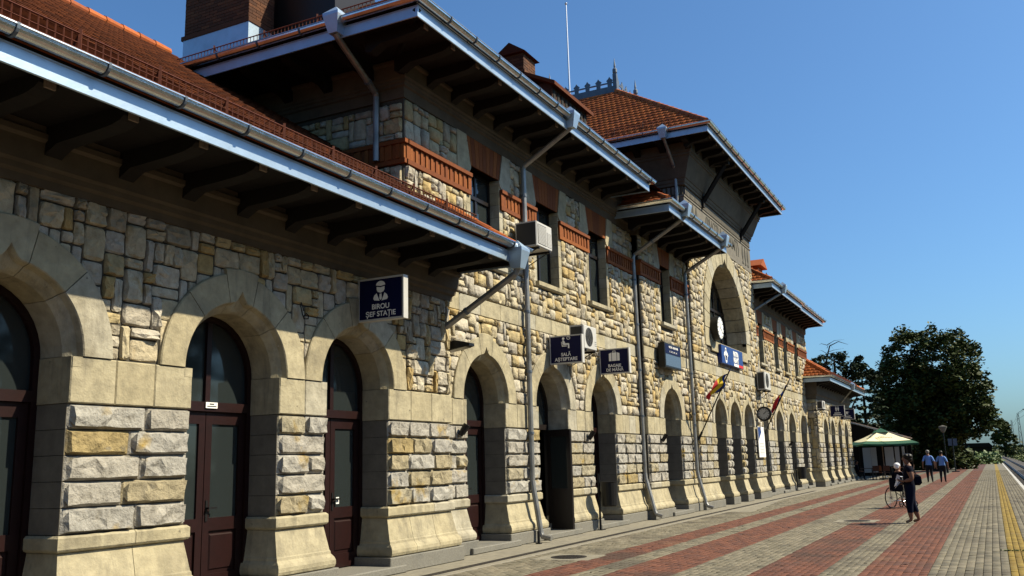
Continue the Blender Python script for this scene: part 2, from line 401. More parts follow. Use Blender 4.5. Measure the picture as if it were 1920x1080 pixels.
def plinth(x0, x1, Y, yb):
    """granite foot, roll, battered stones and ledge of one pier, cut into stones along X"""
    n = max(1, round((x1-x0)/.75)); xs = [x0+(x1-x0)*i/n for i in range(n+1)]
    if n > 1:
        for i in range(1, n): xs[i] += _r.uniform(-.12, .12)
    gp = MB()
    o = .175; gp.bbox(x0-o+.02, x1+o-.02, Y-o, yb, 0, .24, .012); gp.build('plinth_foot', 'granite', ST)
    prof = [(.243,.12), (.26,.148), (.30,.162), (.35,.160), (.39,.142), (.42,.115), (.435,.10), (.47,.095), (.485,.082), (.82,.005)]
    for i in range(n):
        a, b = xs[i], xs[i+1]; g = .004
        rings = []
        for z, of in prof:
            xa = a-of*.6 if i == 0 else a+g; xb = b+of*.6 if i == n-1 else b-g
            rings.append([(xa, Y-of, z), (xb, Y-of, z), (xb, yb, z), (xa, yb, z)])
        MB().slices(rings).build('plinth_stone', 'smooth_stone', ST)
        rings = []
        for z, of in [(.823,.0), (.84,.045), (.86,.06), (.97,.06), (.995,.03)]:
            xa = a-of*.8 if i == 0 else a+g; xb = b+of*.8 if i == n-1 else b-g
            rings.append([(xa, Y-of, z), (xb, Y-of, z), (xb, yb, z), (xa, yb, z)])
        MB().slices(rings).build('ledge_stone', 'smooth_stone', ST)

ash_pieces = []
def pier(x0, x1, Y, depth=.55, rough=True, blockrun=True):
    yb = Y+depth
    # core, one stone per course so that joints run round into the reveal
    zs = [Z_LEDGE+(Z_COURSE-Z_LEDGE)*k/5 for k in range(6)]
    for k in range(5):
        MB().box(x0, x1, Y+.004, yb, zs[k]+.003, zs[k+1]-.003).build('pier_course', 'shaft_stone', ST)
    MB().box(x0+.03, x1-.03, Y+.03, yb-.01, 0, SPR).build('pier_core', 'mortar', ST)
    plinth(x0, x1, Y, yb)
    for k in range(5):
        w_ = x1-x0
        if w_ > 1.2: cuts = [x0, x0+w_*((.56, .44, .58, .5, .62)[k]+_r.uniform(-.04, .04)), x1]
        elif w_ > .7: cuts = [x0, x0+w_*_r.choice((.42, .55, .62)), x1] if k % 2 == 0 else [x0, x1]
        else: cuts = [x0, x0+w_*_r.uniform(.4, .6), x1]
        if w_ > 1.75: cuts = [x0, x0+w_*_r.uniform(.28,.36), x0+w_*_r.uniform(.6,.72), x1]
        for a, b in zip(cuts[:-1], cuts[1:]):
            wb = b-a-.012; hb = zs[k+1]-zs[k]-.012
            ash_pieces.append((_r.choice(ASH if wb > .4 else ASHS), TRS((a+b)/2, Y+.002, (zs[k]+zs[k+1])/2, wb, .078*_r.uniform(.85, 1.15), hb)))
    # smooth impost band
    nb = max(1, round(w_/.55)); xs = [x0-.012]+[x0+w_*i/nb+_r.uniform(-.03, .03) for i in range(1, nb)]+[x1+.012]
    for a, b in zip(xs[:-1], xs[1:]):
        MB().bbox(a+.002, b-.002, Y-.045, yb, Z_COURSE+.004, SPR-.003, .012).build('impost_block', 'smooth_stone', ST)

def arch(cx, Y, rin=.78, rout=1.27, spr=SPR, depth=.55, key=.07, rm=None, notch=.15, mats='smooth_stone', cuts=(0, 46, 77, 103, 134, 180)):
    rm = rm or rin+.115; RINGS.append((cx, Y, spr, rout))
    def rmf(t):
        d = abs(t-90.0)
        return rm+notch*max(0, 1-(d/9.0))**2.2 if d < 9 else rm
    for i in range(len(cuts)-1):
        a0, a1 = cuts[i]+.28, cuts[i+1]-.28
        iskey = a0 < 90 < a1
        steps = max(3, int((a1-a0)/4)); ts = [a0+(a1-a0)*k/steps for k in range(steps+1)]
        if iskey: ts = sorted(set(ts+[90, 85, 95, 87.5, 92.5, 88.7, 91.3, 83, 97]))
        ro = rout+(key if iskey else 0)
        rings = []
        for t in ts:
            c, s_ = math.cos(math.radians(t)), math.sin(math.radians(t)); m_ = rmf(t)
            P = [(rin, Y+depth), (rin, Y+.13), (rin+.02, Y+.10), (rin+(m_-rin)*.45, Y+.055), (rin+(m_-rin)*.8, Y+.02), (m_, Y-.05), (m_+.012, Y-.062), (ro-.014, Y-.062), (ro, Y-.048), (ro, Y+depth)]
            rings.append([(cx-r_*c, y_, spr+r_*s_) for r_, y_ in P])
        MB().slices(rings).build('voussoir', mats, ST)
    # stops of the inner moulding at the springing
    for sgn in (-1, 1):
        x0, x1 = sorted((cx+sgn*rin, cx+sgn*(rm)))
        MB().box(x0, x1, Y-.048, Y+.12, spr-.11, spr-.004).build('moulding_stop', mats, ST)

def spandrel(x0, x1, Y, archs, ztop, rr=1.05, spr=SPR, th=.3):
    """mortar wall between springing and ztop with round openings cut"""
    xs = set([x0, x1])
    for cx in archs:
        for k in range(0, 25): xs.add(cx-rr*math.cos(PI*k/24))
    xs = sorted(x for x in xs if x0 <= x <= x1); mb = MB()
    for a, b in zip(xs[:-1], xs[1:]):
        if b-a < 1e-5: continue
        def zb(x):
            for cx in archs:
                if abs(x-cx) <= rr+1e-6: return spr+math.sqrt(max(0, rr*rr-(x-cx)**2))
            return spr
        mid = (a+b)/2; inside = any(abs(mid-cx) < rr for cx in archs)
        za, z2 = (zb(a), zb(b)) if inside else (spr, spr)
        mb.add([(a,Y,za),(b,Y,z2),(b,Y,ztop),(a,Y,ztop),(a,Y+th,za),(b,Y+th,z2),(b,Y+th,ztop),(a,Y+th,ztop)], [(0,1,2,3),(0,4,5,1),(7,6,5,4),(3,2,6,7)])
    mb.build('wall', 'mortar', ST)

def door(cx, Yd, hw=.78, spr=SPR, rin=.78, open_leaf=False, closed=True, mats='door_wood', dark=False):
    mats = 'frame_dark' if dark else mats
    f = MB(); zt = 2.36
    f.box(cx-hw+.003, cx-hw+.075, Yd, Yd+.10, .12, spr); f.box(cx+hw-.075, cx+hw-.003, Yd, Yd+.10, .12, spr)
    f.box(cx-hw+.075, cx+hw-.075, Yd-.015, Yd+.10, zt, zt+.12)
    f.box(cx-.04, cx+.04, Yd+.01, Yd+.09, zt+.12, spr+rin-.08)
    rings = []
    for k in range(19):
        t = PI*k/18; rings.append([(cx-r_*math.cos(t), y_, spr+r_*math.sin(t)) for r_, y_ in ((rin-.075, Yd), (rin-.075, Yd+.1), (rin-.003, Yd+.1), (rin-.003, Yd))])
    f.slices(rings); d = f.build('door', mats, ST)
    P = [(cx-(rin-.08)*math.cos(PI*k/18), spr+(rin-.08)*math.sin(PI*k/18)) for k in range(19)]
    for sg in (-1, 1):
        poly = [(x, z) for x, z in P if (x-cx)*sg > .04]
        if sg == -1: poly = [(cx-hw+.07, zt+.12)]+poly+[(cx-.04, spr+math.sqrt((rin-.08)**2-.0016)), (cx-.04, zt+.12)]
        else: poly = [(cx+.04, zt+.12), (cx+.04, spr+math.sqrt((rin-.08)**2-.0016))]+poly+[(cx+hw-.07, zt+.12)]
        MB().prism([(x, Yd+.05, z) for x, z in poly], (0, .01, 0)).build('fanlight_pane', 'glass', d)
    for sg in (-1, 1):
        if sg == 1 and open_leaf:
            org = Matrix.Translation((cx+hw-.08, Yd-.01, 0)) @ Matrix.Rotation(math.radians(74), 4, 'Z')
        else: org = Matrix.Translation((cx+sg*(hw-.08), Yd+.03, 0))
        if sg == -1 and open_leaf: continue
        wd = hw-.08-.006; x0, x1 = (-wd, 0) if sg == 1 else (0, wd)
        lf = MB(); s_ = .105
        lf.box(x0, x0+s_, 0, .055, .13, zt-.005); lf.box(x1-s_, x1, 0, .055, .13, zt-.005)
        lf.box(x0+s_, x1-s_, 0, .055, zt-.16, zt-.005); lf.box(x0+s_, x1-s_, 0, .055, .86, 1.02); lf.box(x0+s_, x1-s_, 0, .055, .13, .33)
        lo = lf.build('door_leaf', mats, d); lo.matrix_local = org
        p = MB().bbox(x0+s_+.03, x1-s_-.03, -.002+.014, .045, .37, .82, .02).box(x0+s_, x1-s_, .028, .05, .33, .86).build('door_panel', mats, d); p.matrix_local = org
        g = MB().box(x0+s_, x1-s_, .025, .034, 1.02, zt-.16).build('door_pane', 'glass', d); g.matrix_local = org
        if sg == 1:
            h = MB(); hx = x0+.05
            h.box(hx-.018, hx+.018, -.012, 0, .98, 1.24); h.box(hx-.012, hx+.012, -.05, -.01, 1.13, 1.155); h.box(hx-.012, hx+.13, -.062, -.045, 1.13, 1.155)
            ho = h.build('door_handle', 'black_metal', d); ho.matrix_local = org
    if open_leaf:
        MB().box(cx-hw+.09, cx-.1, Yd+.35, Yd+.37, .14, 2.3).build('inner_panel', 'panel_white', d)
    return d

# ---- wing (near, one storey)
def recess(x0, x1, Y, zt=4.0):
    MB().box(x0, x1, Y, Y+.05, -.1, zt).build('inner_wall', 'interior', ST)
YW = 8.45
wing_c = [2.41, 5.60, 8.79, 11.33]
for a, b in ((0.0, 1.63), (3.19, 4.82), (6.38, 8.01), (9.57, 10.55), (12.11, 14.02)): pier(a, b, YW)
for c in wing_c:
    arch(c, YW); door(c, YW+.47)
recess(0, 14, YW+1.2)
spandrel(0.0, 14.02, YW, wing_c, 4.55)
MB().box(13.9, 14.02, YW+.05, 9.3, 0, 5.0).build('wall', 'mortar', ST)
def arch_blocked(cs, rin=.78, extra=.12, spr=SPR):
    return lambda x, z: any((x-c)**2+(z-spr)**2 < (rin+extra+(.17 if abs(x-c) < .3 else .04))**2 and z >= spr-.01 for c in cs)
pack(3.6, 14.0, SPR+.01, 4.52, YW, arch_blocked(wing_c), .135)

# ---- main block (two storeys)
YM = 8.75
main_c = [15.87, 19.0, 22.1]
for a, b in ((14.04, 15.07), (16.67, 18.2), (19.8, 21.3), (22.9, 24.9)): pier(a, b, YM)
for i, c in enumerate(main_c):
    arch(c, YM, .80, 1.27); door(c, YM+.47, .80, rin=.80, open_leaf=(i == 1), dark=(i == 1))
recess(14, 25, YM+1.6)
spandrel(13.0, 24.9, YM, main_c, 4.52)
pack(14.04, 24.88, SPR+.01, 4.5, YM, arch_blocked(main_c, .8))
# string course band
def band(x0, x1, Y, z0, z1, step=.85, name='band_block'):
    n = max(1, round((x1-x0)/step)); xs = [x0+(x1-x0)*i/n for i in range(n+1)]
    for a, b in zip(xs[:-1], xs[1:]): MB().bbox(a+.003, b-.003, Y-.035, Y+.2, z0+.003, z1-.003, .008).build(name, 'smooth_stone', ST)
band(14.04, 24.9, YM, 4.5, 4.84)
def rect_wall(x0, x1, Y, z0, z1, holes, th=.45):
    xs = sorted(set([x0, x1]+[h for q in holes for h in q[:2]])); mb = MB()
    for a, b in zip(xs[:-1], xs[1:]):
        hs = [h for h in holes if h[0] <= (a+b)/2 <= h[1]]
        if not hs: mb.box(a, b, Y, Y+th, z0, z1)
        else:
            h = hs[0]
            if h[2] > z0: mb.box(a, b, Y, Y+th, z0, h[2])
            if h[3] < z1: mb.box(a, b, Y, Y+th, h[3], z1)
    mb.build('wall', 'mortar', ST)

def upper_window(cx, Y, hw=.6, z0=5.65, z1=7.55, sill=True, lint=True, dark=True):
    """one upper window with stone reveals, brick flat arch, flanking shoulders and sill"""
    f = MB(); yf = Y+.20
    f.box(cx-hw, cx-hw+.07, yf, yf+.07, z0, z1); f.box(cx+hw-.07, cx+hw, yf, yf+.07, z0, z1)
    f.box(cx-hw, cx+hw, yf, yf+.07, z1-.07, z1); f.box(cx-hw, cx+hw, yf, yf+.07, z0, z0+.07); f.box(cx-hw, cx+hw, yf-.01, yf+.07, z1-.58, z1-.50)
    f.box(cx-.035, cx+.035, yf, yf+.06, z0, z1)
    wn = f.build('window', 'frame_dark', ST)
    for sg in (-1, 1):
        a, b = sorted((cx+sg*.035, cx+sg*(hw-.07)))
        for za, zb in ((z0+.07, z1-.58), (z1-.50, z1-.07)):
            MB().box(a, b, yf+.03, yf+.038, za, zb).build('window_pane', 'glass', wn)
    MB().box(cx-hw+.075, cx-hw+.20, yf+.022, yf+.029, z0+.08, z1-.60).box(cx-hw+.075, cx-.06, yf+.022, yf+.029, z1-.48, z1-.30).build('curtain', 'curtain', wn)
    # reveal stones
    for sg in (-1, 1):
        x = cx+sg*hw; n = 7
        for k in range(n):
            za = z0+(z1-z0)*k/n; zb = z0+(z1-z0)*(k+1)/n
            a, b = sorted((x-sg*.006, x+sg*.16)); MB().box(a, b, Y-.02, Y+.40, za+.004, zb-.004).build('reveal_stone', 'smooth_stone', ST)
    if sill: MB().slices([[(cx-hw-.12, Y-.10, z0-.14), (cx+hw+.12, Y-.10, z0-.14), (cx+hw+.12, Y+.35, z0-.14), (cx-hw-.12, Y+.35, z0-.14)],
                          [(cx-hw-.12, Y-.13, z0-.11), (cx+hw+.12, Y-.13, z0-.11), (cx+hw+.12, Y+.35, z0-.11), (cx-hw-.12, Y+.35, z0-.11)],
                          [(cx-hw-.12, Y-.13, z0-.02), (cx+hw+.12, Y-.13, z0-.02), (cx+hw+.12, Y+.35, z0), (cx-hw-.12, Y+.35, z0)]]).build('window_sill', 'smooth_stone', ST)
    if lint:
        mb = MB(); zt = 8.14; n = 9   # flat arch of standing bricks
        for k in range(n):
            u0, u1 = -1+2*k/n, -1+2*(k+1)/n
            mb_ = MB(); g = .005
            P = [(cx+u0*(hw+.02)+g, z1+.0), (cx+u1*(hw+.02)-g, z1+.0), (cx+u1*(hw+.14)-g, zt), (cx+u0*(hw+.14)+g, zt)]
            mb_.prism([(x, Y-.025, z) for x, z in P], (0, .40, 0)); mb_.build('lintel_brick', 'brick', ST)
        for sg in (-1, 1):
            P = [(.14+hw+.01, 8.14), (hw+.02, 7.60), (hw-.02, 7.50), (hw+.01, 7.42), (hw+.09, 7.36), (hw+.52, 7.36), (hw+.52, 8.14)]
            P = [(cx+sg*a, z) for a, z in P]
            if sg == 1: P = P[::-1]
            MB().prism([(x, Y-.045, z) for x, z in P], (0, .44, 0)).build('shoulder_stone', 'smooth_stone', ST)

def brick_band(x0, x1, Y, z0=6.90, z1=7.34, side=False):
    b = MB(); b.box(x0, x1, Y-.10, Y+.1, z1-.075, z1); b.box(x0, x1, Y-.07, Y+.1, z0, z0+.085)
    b.box(x0, x0+.12, Y-.068, Y+.1, z0+.088, z1-.078); b.box(x1-.12, x1, Y-.068, Y+.1, z0+.088, z1-.078); b.box(x0+.125, x1-.125, Y-.01, Y+.08, z0+.088, z1-.078)
    o = b.build('brick_band', 'brick', ST)
    n = int((x1-x0-.26)/.085)
    if n > 1:
        for k in range(n):
            xa = x0+.13+(x1-x0-.26)*k/n; dd = .025 if k % 2 == 0 else .005
            MB().box(xa+.004, xa+(x1-x0-.26)/n-.004, Y-.035-dd, Y+.02, z0+.092, z1-.082).build('brick', 'brick', o)

win_c = [16.02, 19.02, 22.15]
HW = .62
rect_wall(13.06, 24.9, YM, 4.5, 8.2, [(c-HW, c+HW, 5.65, 7.55) for c in win_c])
def win_blocked(cs, hw, extra=.14):
    return lambda x, z: any(abs(x-c) < hw+extra and 5.5 < z < 7.6 for c in cs) or any(abs(x-c) < hw+.5 and z > 7.36 for c in cs) or (6.9 < z < 7.36)
pack(14.3, 24.88, 4.85, 6.89, YM, win_blocked(win_c, HW))
pack(13.08, 24.88, 7.36, 8.13, YM, win_blocked(win_c, HW))
pack(13.08, 14.3, 5.6, 6.89, YM, lambda x, z: False)
for c in win_c: upper_window(c, YM, HW)
edges = [13.06]+[e for c in win_c for e in (c-HW-.02, c+HW+.02)]+[24.88]
for a, b in zip(edges[::2], edges[1::2]): brick_band(a, b, YM)
# side wall of the upper floor, facing along the near wing's roof
rect = MB(); rect.box(13.08, 13.5, YM+.46, 18, 4.5, 8.3); rect.build('wall', 'mortar', ST)
pack(YM+.02, 13.5, 7.36, 8.05, 0, lambda x, z: False, side=13.06)
pack(YM+.02, 11.5, 5.9, 6.88, 0, lambda x, z: False, side=13.06)
bb = MB(); bb.box(12.96, 13.1, YM-.10, 13.5, 7.265, 7.34); bb.box(12.99, 13.1, YM-.07, 13.5, 6.9, 6.985); bb.box(13.03, 13.1, YM, 13.5, 6.985, 7.265)
bo = bb.build('brick_band', 'brick', ST)
for k in range(28):
    y0 = YM-.05+k*.085; MB().box(12.995-(.02 if k % 2 else 0), 13.05, y0, y0+.077, 6.99, 7.26).build('brick', 'brick', bo)

# ---- bay beside the tower
YB = 8.55
XB0, XT0, XT1 = 24.9, 29.65, 39.3
bay_c = [27.25]
for a, b in ((24.9, 26.45), (28.05, 29.65)): pier(a, b, YB)
for c in bay_c: arch(c, YB, .80, 1.27); door(c, YB+.5, .80, rin=.80, dark=True)
recess(24.9, 30, YB+1.5)
spandrel(24.9, XT0, YB, bay_c, 4.52); band(24.9, XT0, YB, 4.5, 4.84)
pack(24.92, XT0, SPR+.01, 4.5, YB, arch_blocked(bay_c, .8))
rect_wall(24.9, XT0, YB, 4.5, 8.2, [(27.25-.5, 27.25+.5, 5.75, 7.55)])
pack(24.92, XT0, 4.85, 6.89, YB, win_blocked([27.25], .5)); pack(24.92, XT0, 7.36, 8.1, YB, win_blocked([27.25], .5))
upper_window(27.25, YB, .5, 5.75)
brick_band(24.88, 26.72, YB); brick_band(27.78, XT0, YB)
MB().box(24.9, 25.3, YB+.03, 9.2, 0.3, 8.2).build('wall', 'mortar', ST)

# ---- tower
YT = 8.45; XC = 34.6
tow_c = [32.5, 34.65, 36.8]
for a, b in ((29.65, 31.76), (33.24, 33.91), (35.39, 36.06), (37.54, 39.3)): pier(a, b, YT, .7)
for i, c in enumerate(tow_c):
    arch(c, YT, .74, 1.06, spr=SPR, depth=.7, notch=.22, key=.16)
    door(c, YT+.65, .74, rin=.74, dark=True)
recess(29.6, 39.4, YT+1.6)
spandrel(XT0, XT1, YT, tow_c, 4.52, rr=.95); band(XT0, XT1, YT, 4.5, 4.84)
pack(XT0, XT1, SPR+.01, 4.5, YT, arch_blocked(tow_c, .74, .1))
BR, BO, BS = 2.72, 3.42, 6.15     # big lunette
def big_wall():
    mb = MB(); xs = sorted(set([XT0, XT1]+[XC-BR*1.05*math.cos(PI*k/40) for k in range(41)]))
    for a, b in zip(xs[:-1], xs[1:]):
        r2 = BR*1.05
        if abs((a+b)/2-XC) > r2: mb.box(a, b, YT, YT+.5, 4.5, 9.5)
        else:
            za = BS+math.sqrt(max(0, r2*r2-(a-XC)**2)); zb = BS+math.sqrt(max(0, r2*r2-(b-XC)**2))
            mb.box(a, b, YT, YT+.5, 4.5, 5.72)
            mb.add([(a,YT,za),(b,YT,zb),(b,YT,9.5),(a,YT,9.5),(a,YT+.5,za),(b,YT+.5,zb)], [(0,1,2,3),(0,4,5,1)])
    mb.build('wall', 'mortar', ST)
big_wall()
arch(XC, YT, BR, BO, BS, .9, key=.25, rm=BR+.03, notch=.28, cuts=tuple([0]+[180*k/17 for k in range(1, 17)]+[180]))
for sg in (-1, 1):
    a, b = sorted((XC+sg*BR, XC+sg*BO)); MB().bbox(a, b, YT-.05, YT+.9, 5.5, BS-.005, .01).build('jamb_stone', 'smooth_stone', ST)
band(XC-BR, XC+BR, YT-.03, 5.36, 5.74, .7, 'sill_block')
MB().box(XC-BR-.02, XC+BR+.02, YT+.14, YT+.95, 5.45, 5.73).build('sill_slab', 'smooth_stone', ST)
pack(XT0, XT1, 4.85, 9.4, YT, lambda x, z: ((x-XC)**2+(z-BS)**2 < (BR+.4)**2 and z > BS-.05) or (abs(x-XC) < BR+.4 and 5.3 < z <= BS))
bw = MB(); yb = YT+.72
for k in range(-2, 3):
    x = XC+k*.95; z1 = BS+math.sqrt(max(.01, (BR-.05)**2-(x-XC)**2)); bw.box(x-.05, x+.05, yb, yb+.08, 5.72, z1)
for z in (6.5, 7.35): 
    hw = math.sqrt(BR**2-(z-BS)**2); bw.box(XC-hw, XC+hw, yb-.01, yb+.07, z-.05, z+.05)
rings = []
for k in range(25):
    t = PI*k/24; rings.append([(XC-r_*math.cos(t), y_, BS+r_*math.sin(t)) for r_, y_ in ((BR-.12, yb), (BR-.12, yb+.1), (BR, yb+.1), (BR, yb))])
bw.slices(rings); bwo = bw.build('arched_window', 'frame_dark', ST)
poly = [(XC-(BR-.1)*math.cos(PI*k/24), yb+.05, BS+(BR-.1)*math.sin(PI*k/24)) for k in range(25)]+[(XC+BR-.1, yb+.05, 5.72), (XC-BR+.1, yb+.05, 5.72)]
MB().prism(poly, (0, .01, 0)).build('window_pane', 'glass', bwo)
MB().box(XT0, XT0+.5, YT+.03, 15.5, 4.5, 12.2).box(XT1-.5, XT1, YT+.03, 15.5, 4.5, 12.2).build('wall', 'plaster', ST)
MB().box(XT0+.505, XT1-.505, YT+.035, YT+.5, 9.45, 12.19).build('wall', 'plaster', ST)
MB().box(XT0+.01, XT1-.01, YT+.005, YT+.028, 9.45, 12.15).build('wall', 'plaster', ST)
tp = [(XT0, 15), (XT0, YT), (XT1, YT), (XT1, 15)]
MB().sweep(tp, [(0,9.40), (.05,9.42), (.05,9.50), (.035,9.52), (.035,10.42), (.06,10.44), (.06,10.50), (0,10.50)]).build('inscription_frieze', 'shaft_stone', ST)
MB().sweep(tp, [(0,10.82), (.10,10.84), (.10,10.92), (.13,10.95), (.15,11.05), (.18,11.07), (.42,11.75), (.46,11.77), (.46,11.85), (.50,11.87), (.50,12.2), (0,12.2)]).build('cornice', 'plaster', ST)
for k in range(60):
    x = XT0+.08+k*(XT1-XT0-.1)/60; MB().box(x, x+.09, YT-.075, YT, 10.53, 10.80).build('dentil', 'shaft_stone', ST)
for k in range(30):
    y = YT+.1+k*.16; MB().box(XT0-.075, XT0, y, y+.09, 10.53, 10.80).build('dentil', 'shaft_stone', ST)
def cypress(x, z, s=1.0):
    P = [(0,.78), (.07,.62), (.10,.45), (.10,.33), (.06,.22), (.02,.18), (.02,.08), (.11,.08), (.11,0), (-.11,0), (-.11,.08), (-.02,.08), (-.02,.18), (-.06,.22), (-.10,.33), (-.10,.45), (-.07,.62)]
    MB().prism([(x+a*s, YT-.052, z+b*s) for a, b in P], (0, .016, 0)).build('carved_cypress', 'carved', ST)
for x in (30.15, 30.6, 31.05, 37.9, 38.35, 38.8): cypress(x, 9.60)

def text(s, size, parent, m4, matname, name='lettering', align='CENTER', extrude=.002, bold=0.0, spacing=1.0, sx=1.0):
    cu = bpy.data.curves.new('t', 'FONT'); cu.body = s; cu.size = size; cu.align_x = align; cu.extrude = extrude; cu.offset = bold; cu.space_character = spacing
    o = bpy.data.objects.new('t', cu); C.objects.link(o); bpy.context.view_layer.update()
    me = bpy.data.meshes.new_from_object(o.evaluated_get(bpy.context.evaluated_depsgraph_get()))
    bpy.data.objects.remove(o); me.name = name; me.materials.clear(); me.materials.append(MATS[matname])
    q = link(name, me, parent); q.matrix_local = m4 @ Matrix.Diagonal((sx, 1, 1, 1)); return q
# text frames: FRONT faces -Y (reads along +X); SIDE faces -X (reads along -Y)
FRONT = Matrix(((1,0,0,0),(0,0,-1,0),(0,1,0,0),(0,0,0,1)))
SIDE = Matrix(((0,0,-1,0),(-1,0,0,0),(0,1,0,0),(0,0,0,1)))
text('(PIATRA-NEAMȚ)', .66, ST, Matrix.Translation((34.75, YT-.04, 9.90)) @ FRONT, 'carved', extrude=.006, bold=.012)

# ---- far side (mirrors the near one)
YF = 8.72
far_c = [40.8, 44.2, 47.2, 50.36]
prev = XT1
for c in far_c: pier(prev, c-.8, YF, .7); prev = c+.8
pier(prev, 52.2, YF, .7)
for c in far_c: arch(c, YF, .80, 1.2, depth=.7, notch=.2, key=.12); door(c, YF+.62, .80, rin=.80, dark=True)
recess(39, 53, YF+1.6)
spandrel(XT1, 53.1, YF, far_c, 4.52); band(XT1, 53.1, YF, 4.5, 4.84)
pack(XT1, 53.1, SPR+.01, 4.5, YF, arch_blocked(far_c, .8), .16)
far_w = [41.5, 44.8, 47.0, 49.9]
rect_wall(XT1, 53.1, YF, 4.5, 8.2, [(c-.5, c+.5, 5.75, 7.55) for c in far_w])
pack(XT1, 53.1, 4.85, 6.89, YF, win_blocked(far_w, .5), .16); pack(XT1, 53.1, 7.36, 8.1, YF, win_blocked(far_w, .5), .16)
for c in far_w: upper_window(c, YF, .5, 5.75)
ed = [XT1]+[e for c in far_w for e in (c-.52, c+.52)]+[53.1]
for a, b in zip(ed[::2], ed[1::2]): brick_band(a, b, YF)
MB().box(52.8, 53.1, YF+.05, 14, .1, 8.2).build('wall', 'mortar', ST)
# far wing
YV = 8.22
fw_c = [54.4, 57.0, 59.8, 62.6]
prev = 51.95
for c in fw_c: pier(prev, c-.72, YV, .6); prev = c+.72
pier(prev, 65.0, YV, .6)
for c in fw_c: arch(c, YV, .72, 1.05, depth=.6, notch=.2, key=.1); door(c, YV+.55, .72, rin=.72, dark=True)
recess(52, 65, YV+1.4)
spandrel(51.95, 65.0, YV, fw_c, 4.75, rr=.95); pack(51.97, 65.0, SPR+.01, 4.65, YV, arch_blocked(fw_c, .72, .1), .17)
MB().box(51.97, 52.3, YV+.04, 9.0, 1.0, 5.2).box(64.7, 65.0, YV+.04, 14, .1, 5.2).build('wall', 'mortar', ST)
pack(YV+.02, 8.75, 1.0, 4.65, 0, lambda x, z: False, side=51.97, cell=.2)

emit(rub_pieces, 'rubble_stone', 'rubble', ST)
emit(ash_pieces, 'ashlar_block', 'rock_face', ST)

# ------------------------------------------------------------------ cornices, eaves, roofs
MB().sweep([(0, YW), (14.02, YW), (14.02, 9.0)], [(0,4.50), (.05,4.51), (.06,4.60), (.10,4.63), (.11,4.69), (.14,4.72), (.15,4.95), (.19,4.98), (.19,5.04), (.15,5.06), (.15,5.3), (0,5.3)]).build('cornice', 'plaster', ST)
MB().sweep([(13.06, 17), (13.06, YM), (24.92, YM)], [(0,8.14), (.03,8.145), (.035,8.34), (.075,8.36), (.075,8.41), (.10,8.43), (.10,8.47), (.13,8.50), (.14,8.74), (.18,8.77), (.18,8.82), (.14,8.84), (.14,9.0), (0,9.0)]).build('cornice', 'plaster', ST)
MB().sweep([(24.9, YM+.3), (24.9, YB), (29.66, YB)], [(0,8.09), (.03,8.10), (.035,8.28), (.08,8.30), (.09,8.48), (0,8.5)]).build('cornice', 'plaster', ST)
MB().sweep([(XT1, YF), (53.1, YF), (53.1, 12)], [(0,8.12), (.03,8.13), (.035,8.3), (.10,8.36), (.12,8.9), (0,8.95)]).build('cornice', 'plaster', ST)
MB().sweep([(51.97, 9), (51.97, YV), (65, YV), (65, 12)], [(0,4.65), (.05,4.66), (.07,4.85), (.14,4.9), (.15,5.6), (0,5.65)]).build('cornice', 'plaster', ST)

def bracket_mesh(L):
    P = [(0,0), (0,-.30), (.10,-.33), (.20,-.27), (.32,-.21), (.6*L,-.19), (.8*L,-.17), (L-.16,-.14), (L-.10,-.10), (L-.10,0)]
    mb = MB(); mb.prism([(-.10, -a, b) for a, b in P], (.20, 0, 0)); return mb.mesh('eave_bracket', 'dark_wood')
END = MB().box(-.055, .055, -.012, .012, -.085, 0).mesh('bracket_end', 'pale_wood')
GB = MB()
for k in range(9):
    a0 = PI+PI*k/9; a1 = PI+PI*(k+1)/9; r0, r1 = .083, .094
    GB.add([(-.014, r0*math.cos(a0), r0*math.sin(a0)), (.014, r0*math.cos(a0), r0*math.sin(a0)), (.014, r0*math.cos(a1), r0*math.sin(a1)), (-.014, r0*math.cos(a1), r0*math.sin(a1)),
            (-.014, r1*math.cos(a0), r1*math.sin(a0)), (.014, r1*math.cos(a0), r1*math.sin(a0)), (.014, r1*math.cos(a1), r1*math.sin(a1)), (-.014, r1*math.cos(a1), r1*math.sin(a1))],
           [(4,5,6,7), (0,4,7,3), (1,2,6,5)])
GB.box(-.014, .014, -.094, -.08, 0, .02); GB.box(-.010, .010, -.08, .09, .008, .018)
GBM = GB.mesh('gutter_bracket', 'zinc_dark')

def put(me, name, m):
    o = bpy.data.objects.new(name, me); C.objects.link(o); o.parent = ST; o.matrix_local = m; return o

